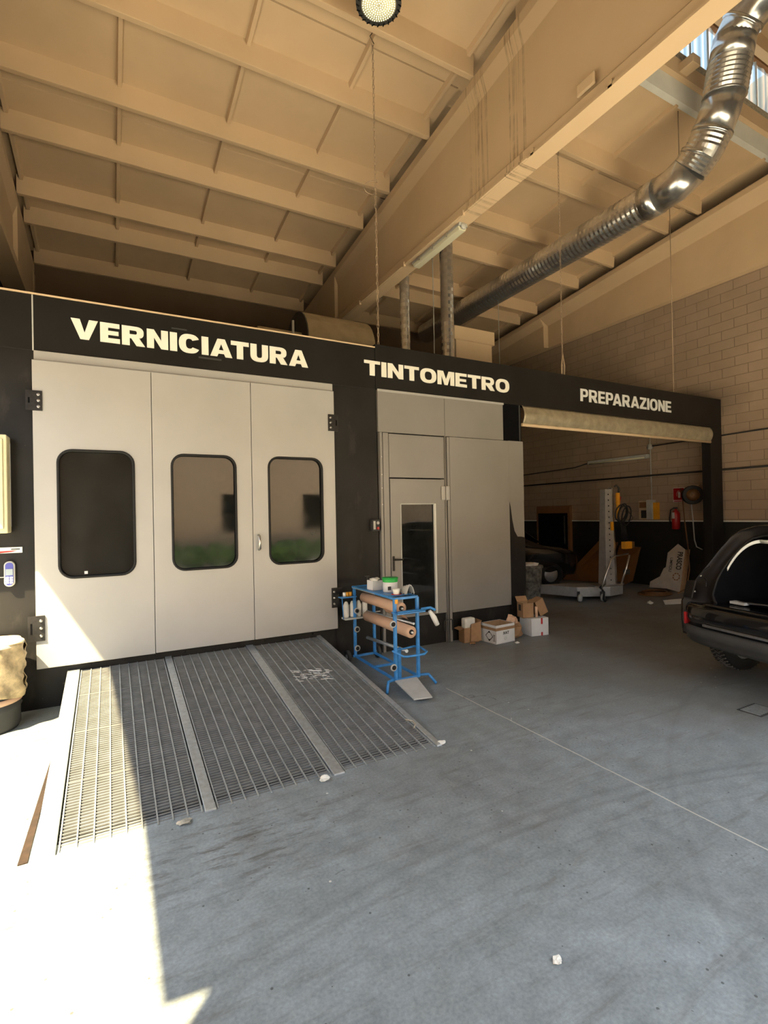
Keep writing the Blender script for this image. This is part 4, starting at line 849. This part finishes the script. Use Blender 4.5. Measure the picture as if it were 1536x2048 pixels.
# rear quarter details; white strips imitate light through the far window
MB().sheet(lambda u, v: (.30 + .30 * u + .03 + v * .0, .52 - .16 * u ** 1.6 * 1.0, 1.20 + .30 * math.sin(u * PI / 2) - .035 * v), 14, 1).build('window_light_side', 'paintwhite', bc, local=True, solid=.01)
MB().sheet(lambda u, v: (.60 + .02 * v, .36 - .72 * u, 1.50 - .035 * v), 10, 1).build('window_light_top', 'paintwhite', bc, local=True, solid=.01)
MB().tube([(.20, .665, .98), (.25, .70, 1.05), (.24, .76, 1.12), (.30, .70, 1.2)], .008, 6).build('wiring', 'carinner', bc, local=True)
MB().prism([(.055, .70, .86), (.06, .82, .86), (.115, .82, 1.04), (.12, .70, 1.06)], (-.02, 0, 0)).build('lamp_recess', 'carinner', bc, local=True, bevel=.01)
for (y, z) in ((.72, .93), (.80, .97), (.70, 1.10)): MB().lathe((.06 + (z - .8) * .4, y, z), [(.012, 0), (.008, .02)], (-1, 0, 0), 8).build('stud', 'steel', bc, local=True)
def bumper(z0, z1, x_off, mat, name, curve=.16, yw=.915, prof=None):
    b = MB(); rs = []
    for i in range(33):
        t_ = -1 + 2 * i / 32; y = yw * t_; x = x_off + curve * abs(t_) ** 5
        if abs(t_) > .92: x += (abs(t_) - .92) * 3.2
        rs.append([(x + dx, y, z) for dx, z in prof])
    b.rings(rs, True, True); return b.build(name, mat, bc, local=True)
bumper(0, 0, -.02, 'carpaint', 'rear_bumper', prof=[(.25, .80), (.03, .80), (.0, .76), (-.01, .66), (.01, .56), (.25, .54)])
bumper(0, 0, -.06, 'dgrey', 'bumper_skirt', prof=[(.25, .56), (.02, .575), (.0, .555), (-.01, .49), (.03, .465), (.04, .42), (.10, .375), (.25, .385)], yw=.90)
bumper(0, 0, .01, 'carpaint', 'loading_sill', prof=[(.20, .835), (.02, .83), (-.005, .815), (.20, .79)], yw=.62, curve=.03)
MB().box(.03, .075, .775, .80, .57, .70).build('reflector', MT['red'], bc, local=True, bevel=.004)
MB().box(-.045, -.02, -.25, .50, .60, .625).build('plate_recess', 'steel', bc, local=True, bevel=.004)
for (x, y) in ((.78, .785), (.78, -.785), (3.32, .785), (3.32, -.785)): wheel(bc, x, y)
MB().box(.3, 1.2, -.5, .5, .845, .85).build('boot_floor', 'interior', bc, local=True)
MB().tube([(.28, .35, .86), (.36, -.2, .87), (.40, -.5, .86)], .012, 6).build('boot_strut', 'steel', bc, local=True)
MB().box(.24, .32, .26, .42, .84, .865).build('boot_latch_cover', 'lgrey', bc, local=True)
for y in (.30, -.05, -.35): MB().box(1.35, 1.45, y - .12, y + .12, 1.22, 1.40).build('headrest', 'interior', bc, local=True, bevel=.03)
MB().prism([(1.0, .91, 1.14), (2.4, .91, 1.14), (2.2, .74, 1.45), (1.2, .76, 1.43)], (0, .01, 0)).build('side_window', 'glass', bc, local=True)
MB().box(2.45, 2.6, .93, 1.10, 1.08, 1.2).build('door_mirror', 'carpaint', bc, local=True, bevel=.03)

# second dark car deep in the bay
dc = thing('dark_parked_car', (6.65, 10.5, 0), 'unlit black car parked deep inside the preparation bay, bonnet towards the tower', 'car', None, R_(-15)); dc['_w'] = (0, 0, 0)
body = MB(); body.rings([ring_at(.0, rk=.3, sc=.9), ring_at(.3, rk=.3), ring_at(1.6, rk=0), ring_at(1.9, rk=-.4), ring_at(2.15, rk=-1.0), ring_at(2.95, 1.06), ring_at(3.4, 1.0, sc=.98), ring_at(3.75, .90, sc=.93), ring_at(3.85, .74, sc=.84)], True)
body.build('car_body', 'carpaint', dc, local=True)
MB().hexa([(2.95, -.62, 1.07), (2.95, .62, 1.07), (2.93, .62, 1.06), (2.93, -.62, 1.06), (2.20, -.50, 1.62), (2.20, .50, 1.62), (2.18, .50, 1.61), (2.18, -.50, 1.61)]).build('windscreen', 'glass', dc, local=True)
for y in (-.62, .62):
    MB().box(3.74, 3.80, y - .14, y + .14, .66, .78).build('headlamp', 'glass', dc, local=True, bevel=.02)
MB().box(3.84, 3.87, -.4, .4, .50, .62).build('grille', 'dgrey', dc, local=True, bevel=.01)
MB().box(3.86, 3.875, -.26, .26, .40, .50).build('number_plate_holder', 'dgrey', dc, local=True)
for (x, y) in ((.75, .785), (.75, -.785), (3.05, .785), (3.05, -.785)): wheel(dc, x, y, .31)

# ---- fittings on the block wall
X0 = 11.5
tag(MB().tube([(X0 - .03, 12.5, 2.655), (X0 - .03, -.28, 2.66)], .022, 8).build('wall_pipe', 'dgrey'), 'long dark pipe running level along the block wall below the junction box', 'pipe')
cp = thing('wall_conduit', (X0 - .02, 7.64, 1.58), 'vertical grey conduit with round junction box on the block wall', 'conduit')
MB().tube([(X0 - .02, 7.64, 2.05), (X0 - .02, 7.66, 3.8)], .014, 8).build('pipe', 'lgrey', cp)
MB().lathe((X0 - .0, 7.66, 3.35), [(.07, 0), (.07, .05), (.0, .055)], (-1, 0, 0), 16).build('junction_box', 'lgrey', cp)
MB().tube([(X0 - .03, 7.60, 3.36), (X0 - .03, 5.2, 3.40), (X0 - .03, -.28, 3.42)], .016, 8).build('branch_pipe', 'dgrey', cp)
MB().tube([(X0 - .03, 12.4, 2.98), (X0 - .03, 9.9, 3.05), (X0 - .03, 9.5, 3.12)], .016, 8).build('branch_pipe', 'dgrey', cp)
wlm = thing('wall_tube_light', (X0 - .06, 8.5, 3.08), 'unlit tube light fixture fixed low on the block wall inside the bay', 'tube light')
MB().box(X0 - .10, X0, 7.68, 9.42, 3.08, 3.18).build('housing', 'lgrey', wlm, bevel=.015); MB().tube([(X0 - .10, 7.75, 3.10), (X0 - .10, 9.35, 3.10)], .022, 8).build('tube', 'lens', wlm)
nb2 = thing('notice_box', (X0 - .06, 7.75, 1.58), 'grey wall box with yellow side and printed notice, left of the fire extinguisher', 'wall box')
MB().box(X0 - .16, X0, 7.55, 7.70, 1.60, 2.07).build('case', 'lgrey', nb2, bevel=.01); MB().box(X0 - .12, X0, 7.46, 7.545, 1.60, 2.0).build('yellow_side', 'yellow', nb2)
MB().box(X0 - .03, X0, 7.72, 7.98, 1.60, 2.05).build('notice_board', 'girder', nb2); MB().box(X0 - .034, X0 - .03, 7.74, 7.96, 1.88, 2.02).build('notice_header', 'wood', nb2)
MB().box(X0 - .034, X0 - .03, 7.78, 7.92, 1.63, 1.82).build('notice_picture', 'dgrey', nb2)
fs = thing('fire_extinguisher_sign', (X0 - .01, 6.99, 2.0), 'square red fire extinguisher sign on the block wall beside the hose reel', 'sign')
MB().box(X0 - .012, X0, 6.855, 7.12, 2.0, 2.325).build('plate', 'white', fs); MB().box(X0 - .015, X0 - .011, 6.865, 7.11, 2.045, 2.315).build('red_field', 'red', fs); MB().box(X0 - .015, X0 - .011, 6.875, 7.10, 2.008, 2.028).build('caption_strip', 'redtape', fs)
q = MB(); q.prism([(X0 - .017, 7.02 - p[0], 2.0 + p[1]) for p in rrect(.02, .075, .09, .23, .02, 4)], (-.002, 0, 0)); q.bar((X0 - .018, 6.975, 2.235), (X0 - .018, 6.975, 2.26), .02, .003); q.bar((X0 - .018, 6.975, 2.26), (X0 - .018, 7.01, 2.245), .01, .003); q.tube([(X0 - .018, 7.0, 2.25), (X0 - .018, 7.03, 2.2), (X0 - .018, 7.03, 2.13)], .004, 6)
q.build('extinguisher_symbol', 'white', fs)
fe = thing('fire_extinguisher', (X0 - .10, 7.02, 1.38), 'red fire extinguisher hung on the block wall below its red sign', 'fire extinguisher')
MB().lathe((X0 - .10, 7.01, 1.37), [(.07, 0), (.085, .02), (.085, .36), (.06, .42), (.025, .44), (.025, .47)], n=24).build('cylinder', 'red', fe)
MB().box(X0 - .13, X0 - .07, 6.98, 7.06, 1.84, 1.88).build('valve', 'dgrey', fe, bevel=.006)
MB().tube([(X0 - .11, 7.04, 1.86), (X0 - .12, 7.12, 1.82), (X0 - .12, 7.15, 1.6), (X0 - .11, 7.12, 1.45)], .012, 8).build('hose', 'rubber', fe)
MB().sheet(lambda u, v: (X0 - .10 - .087 * math.cos(u - .75), 7.01 - .087 * math.sin(u - .75) , 1.62 + .14 * v), 10, 1).build('label', 'white', fe)
hr = thing('hose_reel', (X0 - .2, 6.58, 1.93), 'round black and ochre hose reel fixed on the block wall beside the red sign', 'hose reel')
ax = Vector((-.80, -.60, 0)).normalized(); cc = Vector((X0 - .17, 6.60, 2.14))
MB().lathe(cc, [(.19, 0), (.205, .01), (.205, .22), (.19, .23)], ax, 34).build('drum', 'rubber', hr)
MB().lathe(cc + ax * .23, [(.13, 0), (.13, .012), (.03, .02)], ax, 30).build('face_disc', 'ochre', hr)
MB().lathe(cc + ax * .245, [(.03, 0), (.02, .02)], ax, 12).build('axle', 'wood', hr)
MB().box(X0 - .08, X0 - .002, 6.50, 6.70, 2.22, 2.36).build('bracket', 'girder', hr)
ho = thing('air_hose', (X0 - .35, 6.7, 0), 'ochre air hose dropping from the reel and coiled on the floor', 'hose')
MB().tube([(11.25, 6.80, 2.30), (11.25, 6.76, 2.1), (11.25, 6.72, 1.55), (11.22, 6.64, 1.0), (11.15, 6.58, .5), (11.0, 6.56, .1), (10.75, 6.60, .02)], .014, 8).build('drop', 'ochre', ho)
cl = []
for i in range(90):
    a = i * .42; cl.append((10.35 + (.42 - .002 * i) * math.cos(a) + .02 * math.sin(i), 6.85 + (.30 - .001 * i) * math.sin(a), .015 + .0006 * i))
MB().tube(cl, .013, 6).build('floor_coil', 'ochre', ho)
MB().tube([(11.30, 6.60, 2.0), (11.32, 6.58, 1.6), (11.33, 6.56, 1.15), (11.3, 6.5, 1.0), (11.25, 6.35, .95)], .012, 8).build('hose_tail', 'lgrey', hr)
# cut-out carton leaning against the wall
pc = thing('cut_packaging', (11.1, 7.0, 0), 'tall pointed cut piece of pale carton with printed text leaning on the dado', 'carton')
pts = [(6.84, .02), (6.86, .10), (7.08, .06), (7.52, .03), (7.51, .19), (7.22, .42), (7.18, .50), (7.17, .62), (7.12, .62), (7.12, .86), (6.90, 1.08), (6.74, .98), (6.74, .05)]
pr = []
for yy, zz in [(6.70, .0), (6.80, .02), (7.02, .05), (7.42, .03), (7.42, .16), (7.20, .30), (7.14, .48), (7.09, .52), (7.09, .84), (6.88, 1.05), (6.70, .93)]: pr.append((10.98 + .25 * zz, yy, zz))
MB().prism(pr, (.012, 0, 0)).build('board', plain('pale_carton', (0.50, 0.45, 0.40), 0.7), pc)
MB().prism([pr[0], (pr[0][0] + .12, pr[0][1] - .04, 0), (pr[-1][0] + .12, pr[-1][1] - .04, pr[-1][2]), pr[-1]], (0.004, .004, 0)).build('side_flap', 'card', pc)
def pmat(y, z): # printed face: text runs downwards
    n = Vector((-1, 0, .25)).normalized(); xx = Vector((-.25, 0, -1)).normalized(); yv = n.cross(xx)
    m_ = Matrix((xx, yv, n)).transposed().to_4x4(); m_.translation = Vector((10.975 + .25 * z, y, z)) - Vector(pc['_w']) + n * .003; return m_
small_text('PRASCO', .16, pmat(6.80, .68), pc, 'ink', .004, fit=.40); small_text('LIMPIOLI', .09, pmat(6.98, .58), pc, 'ink', .001, fit=.32)
rg = MB(); cc2 = (6.82, .33)
for k in range(8):
    a0 = k * PI / 4 + .1; a1 = a0 + .55
    seg = [(cc2[0] + r * math.cos(a), cc2[1] + r * math.sin(a)) for r, aa in ((.085, (a0, (a0 + a1) / 2, a1)), (.06, (a1, (a0 + a1) / 2, a0))) for a in aa]
    rg.prism([(10.974 + .25 * z, y, z) for y, z in seg], (-.003, 0, 0))
rg.build('ring_mark', 'wood', pc)

# ================================================================== DUCTS, CHAINS, LAMPS
def ribbed(path, r, mat, name, parent, pitch=.055, amp=.012, n=44):
    """tube with raised corrugation rings along a polyline"""
    P = [Vector(p) for p in path]; pts = []; rr = []
    for a, b in zip(P, P[1:]):
        L = (b - a).length; k = max(2, int(L / (pitch / 2)))
        for i in range(k): pts.append(a.lerp(b, i / k)); rr.append(r + (amp if len(pts) % 2 else 0))
    pts.append(P[-1]); rr.append(r)
    return MB().tube(pts, rr, n, smooth=False).build(name, mat, parent)
du = thing('ventilation_duct', (8.3, 6, 7.0), 'large ribbed silver duct hung under the right bay roof and bending up through the skylight', 'duct')
DX = 8.35
ribbed([(DX, 12.6, 7.22), (DX, 5.42, 7.22)], .272, 'duct', 'straight_run', du, .095, .012)
def collar(a, b, r, name='collar'):
    return MB().tube([a, b], [r, r], 30).build(name, 'duct', du)
collar((DX, 5.55, 7.22), (DX, 5.30, 7.22), .295)
MB().tube([(DX, 5.34, 7.22), (DX, 5.02, 7.24), (DX, 4.74, 7.36)], .285, 30).build('elbow_segment', 'duct', du)
ribbed([(DX, 4.76, 7.35), (DX, 4.55, 7.52), (DX, 4.42, 7.72)], .284, 'duct', 'elbow_segment', du, .06, .008)
collar((DX, 4.63, 7.46), (DX, 4.60, 7.50), .302); collar((DX, 4.44, 7.69), (DX, 4.41, 7.74), .300)
MB().tube([(DX, 4.42, 7.72), (DX, 4.31, 7.95), (DX, 4.24, 8.15)], .285, 30).build('elbow_segment', 'duct', du)
ribbed([(DX, 4.24, 8.12), (DX, 4.14, 8.62)], .285, 'duct', 'ribbed_riser', du, .06, .018)
collar((DX, 4.14, 8.60), (DX, 4.08, 8.90), .292)
MB().tube([(DX, 4.09, 8.86), (DX, 3.96, 9.05), (DX, 3.7, 9.16), (DX, 3.3, 9.16), (DX, 1.4, 9.16)], .285, 30).build('upper_run', 'duct', du)
collar((DX, 3.98, 9.02), (DX, 3.94, 9.06), .30); collar((DX, 3.4, 9.16), (DX, 3.34, 9.16), .30)
for i, (x, y, r, zt, lab) in enumerate(((5.15, 8.5, .095, 8.05, 'thin spiral duct rising behind the black fascia beside the middle girder'), (6.17, 8.5, .135, 8.02, 'thicker spiral duct rising behind the black fascia right of the thin one'))):
    t = thing('spiral_duct', (x, y, 3.5), lab, 'duct', None)
    ribbed([(x, y, 3.5), (x, y, zt if i else 7.6)], r, 'duct', 'pipe', t, .14, .004, 20)
    if i == 0: MB().tube([(x, y, 7.55), (x, y + .02, 7.72), (x + .2, y + .1, 7.8), (x + .9, y + .5, 7.3)], r, 14).build('bend', 'hinge', t)
    MB().lathe((x, y, 3.5), [(r + .06, 0), (r + .02, .9), (r + .005, 1.2)], n=20, cap=False).build('base_cone', 'duct', t)
fn = thing('fan_housing', (3.2, 8.3, 3.5), 'dusty rounded fan housing on top of the booth behind the lettering VERNICIATURA', 'fan')
sec = [(7.75, 3.5), (7.75, 4.65)] + [(8.35 + .60 * math.cos(R_(a)), 4.74 + .60 * math.sin(R_(a))) for a in range(180, -1, -12)] + [(8.95, 3.5)]
MB().prism([(2.87, y, z) for y, z in sec], (1.22, 0, 0)).build('casing', 'fan', fn, bevel=.01)
MB().prism([(2.85, y, z) for y, z in sec], (.02, 0, 0)).build('end_plate', 'dgrey', fn)
MB().box(2.1, 2.85, 8.0, 8.7, 3.5, 4.9).build('inlet_box', 'fan', fn, bevel=.02)
tag(MB().tube([(2.42, 7.2, 3.5), (2.42, 7.2, 4.75)], .018, 8).build('vent_pipe', 'lgrey'), 'thin pale pipe standing on the booth roof left of the fan housing', 'pipe')
pn = thing('plenum_box', (7.08, 8.95, 0), 'tall brown plenum box behind the fascia right of the spiral ducts', 'plenum')
MB().box(6.58, 7.58, 8.77, 9.13, 0, 5.6).build('casing', 'girder', pn, bevel=.02)
MB().box(6.52, 7.64, 8.74, 9.16, 5.58, 5.88).build('cap', 'girder', pn, bevel=.02)
tag(MB().tube([(7.80, 8.8, 0), (7.80, 8.8, 5.1)], .04, 8).build('standpipe', 'lgrey'), 'grey standpipe right of the brown plenum box', 'pipe')

def chain(x, y, z0, z1, lab):
    b = MB(); n = int((z1 - z0) / .058)
    for i in range(n):
        z = z0 + (i + .5) * (z1 - z0) / n; h = .036; w_ = .013; a = (i % 2) * PI / 2
        loop = [(math.cos(k * PI / 4) * w_, math.sin(k * PI / 4) * h) for k in range(8)]
        b.tube([(x + px_ * math.cos(a), y + px_ * math.sin(a), z + pz_) for px_, pz_ in loop], .0045, 4, closed=True)
    return tag(b.build('hanging_chain', MT['chain']), lab, 'chain')
MT['chain'] = plain('painted_chain', (0.42, 0.30, 0.20), 0.6)
chain(3.23, 6.04, 4.14, 8.28, 'long chain hanging from the roof to the fascia between VERNICIATURA and TINTOMETRO')
chain(6.77, 6.06, 4.14, 8.30, 'chain hanging from the roof to the fascia right of TINTOMETRO')
MB_c = MB().tube([(6.77, 6.05, 4.5), (6.73, 6.05, 4.30), (6.74, 6.05, 4.14)], .008, 6).tube([(6.77, 6.05, 4.5), (6.81, 6.05, 4.30), (6.80, 6.05, 4.14)], .008, 6)
tag(MB_c.build('sling', MT['chain']), 'small forked sling at the foot of the chain right of TINTOMETRO', 'sling')
tag(MB().tube([(9.87, 6.06, 4.14), (9.87, 6.06, 8.2)], .008, 6).build('hanging_cable', MT['chain']), 'thin cable hanging from the roof to the fascia above PREPARAZIONE', 'cable')
tag(MB().tube([(DX, 4.95, 7.52), (DX, 4.95, 8.42)], .008, 6).build('hanging_rod', MT['chain']), 'thin rod holding the big silver duct just behind its bend', 'rod')
tag(MB().tube([(DX, 9.4, 3.7), (DX, 9.4, 6.94)], .008, 6).build('hanging_wire', 'lgrey'), 'thin wire under the far part of the big silver duct', 'wire')
tag(MB().tube([(5.9, 8.6, 3.6), (5.9, 8.6, 8.0)], .009, 6).build('hanging_cable', 'lgrey'), 'pale cable between the two spiral ducts', 'cable')
tag(MB().tube([(3.23, 6.0, 8.22), (3.16, 5.98, 8.28), (3.2, 5.92, 8.33)], .006, 6).build('wire_hook', 'hinge'), 'bent wire hook at the top of the long chain', 'hook')
tag(MB().tube([(3.15 + .09 * math.cos(a * .5), 6.02 + .09 * math.sin(a * .5), 6.2 + .01 * a) for a in range(12)], .005, 5).build('tangled_wire', MT['chain']), 'loop of wire tangled halfway up the long chain', 'wire')
tag(MB().tube([(7.55, 4.6, 10.0), (7.62, 4.6, 9.5), (7.75, 4.6, 9.28), (7.9, 4.6, 9.3), (8.0, 4.6, 9.6), (8.05, 4.6, 10.0)], .012, 6).build('hanging_cable', 'dgrey'), 'dark loop of cable drooping in front of the skylight glazing', 'cable')
# round LED high-bay lamp
lp = thing('high_bay_lamp', (2.79, 5.05, 7.69), 'round LED lamp with finned grey rim hanging at the top edge', 'lamp')
LC = Vector((2.79, 5.05, 7.69))
MB().lathe(LC, [(.185, 0), (.25, 0), (.262, .02), (.262, .06), (.22, .08), (.10, .12), (.10, .2), (.02, .22)], n=40).build('heatsink', 'dgrey', lp)
for k in range(24):
    a = k * PI / 12; MB().bar(LC + Vector((  .225 * math.cos(a), .225 * math.sin(a), -.002)), LC + Vector((.258 * math.cos(a + .1), .258 * math.sin(a + .1), -.002)), .012, .008).build('fin', 'interior', lp)
ln_ = MB().lathe(LC + Vector((0, 0, -.004)), [(.20, .012), (.20, 0), (0, -.004)], n=40).build('lens_disc', 'lens', lp)
q = MB()
for r in range(1, 8):
    for k in range(r * 6):
        a = k * 2 * PI / (r * 6) + r * .3; c_ = LC + Vector((r * .026 * math.cos(a), r * .026 * math.sin(a), -.0085)); q.lathe(c_, [(.0065, 0), (.004, -.003)], (0, 0, 1), 5)
tag(q.build('led_dots', 'led', lp), kind='stuff')
MB().tube([LC + Vector((0, 0, .2)), LC + Vector((.0, .0, .72))], .01, 6).build('suspension', 'hinge', lp)
# tube fixture under the girder
tf = thing('tube_light', (4.76, 6.8, 6.15), 'clear covered tube light fixed under the big middle girder', 'tube light')
MB().prism([(4.69, 6.1, 6.24), (4.83, 6.1, 6.24), (4.845, 6.1, 6.19), (4.675, 6.1, 6.19)], (0, 1.36, 0)).build('housing', 'lgrey', tf, bevel=.006)
MB().prism([(4.68, 6.12, 6.19), (4.84, 6.12, 6.19), (4.82, 6.12, 6.135), (4.70, 6.12, 6.135)], (0, 1.32, 0)).build('diffuser', 'lens', tf, bevel=.012)
for y in (6.4, 6.8, 7.2): MB().box(4.665, 4.68, y, y + .03, 6.16, 6.22).build('clip', 'steel', tf)
MB().lathe((4.76, 6.10, 6.185), [(.05, 0), (.045, .015), (0, .016)], (0, -1, 0), 14).build('end_cap', 'lgrey', tf)

dg = thing('floor_drain', (6.05, 2.62, 0), 'small rectangular steel drain grate in the floor near the right edge', 'drain')
MB().box(5.0, 5.3, 2.35, 2.55, 0, .004).build('frame', 'dgrey', dg)
for k in range(8): MB().box(5.02 + k * .034, 5.04 + k * .034, 2.37, 2.53, .003, .007).build('bar', 'galv', dg)
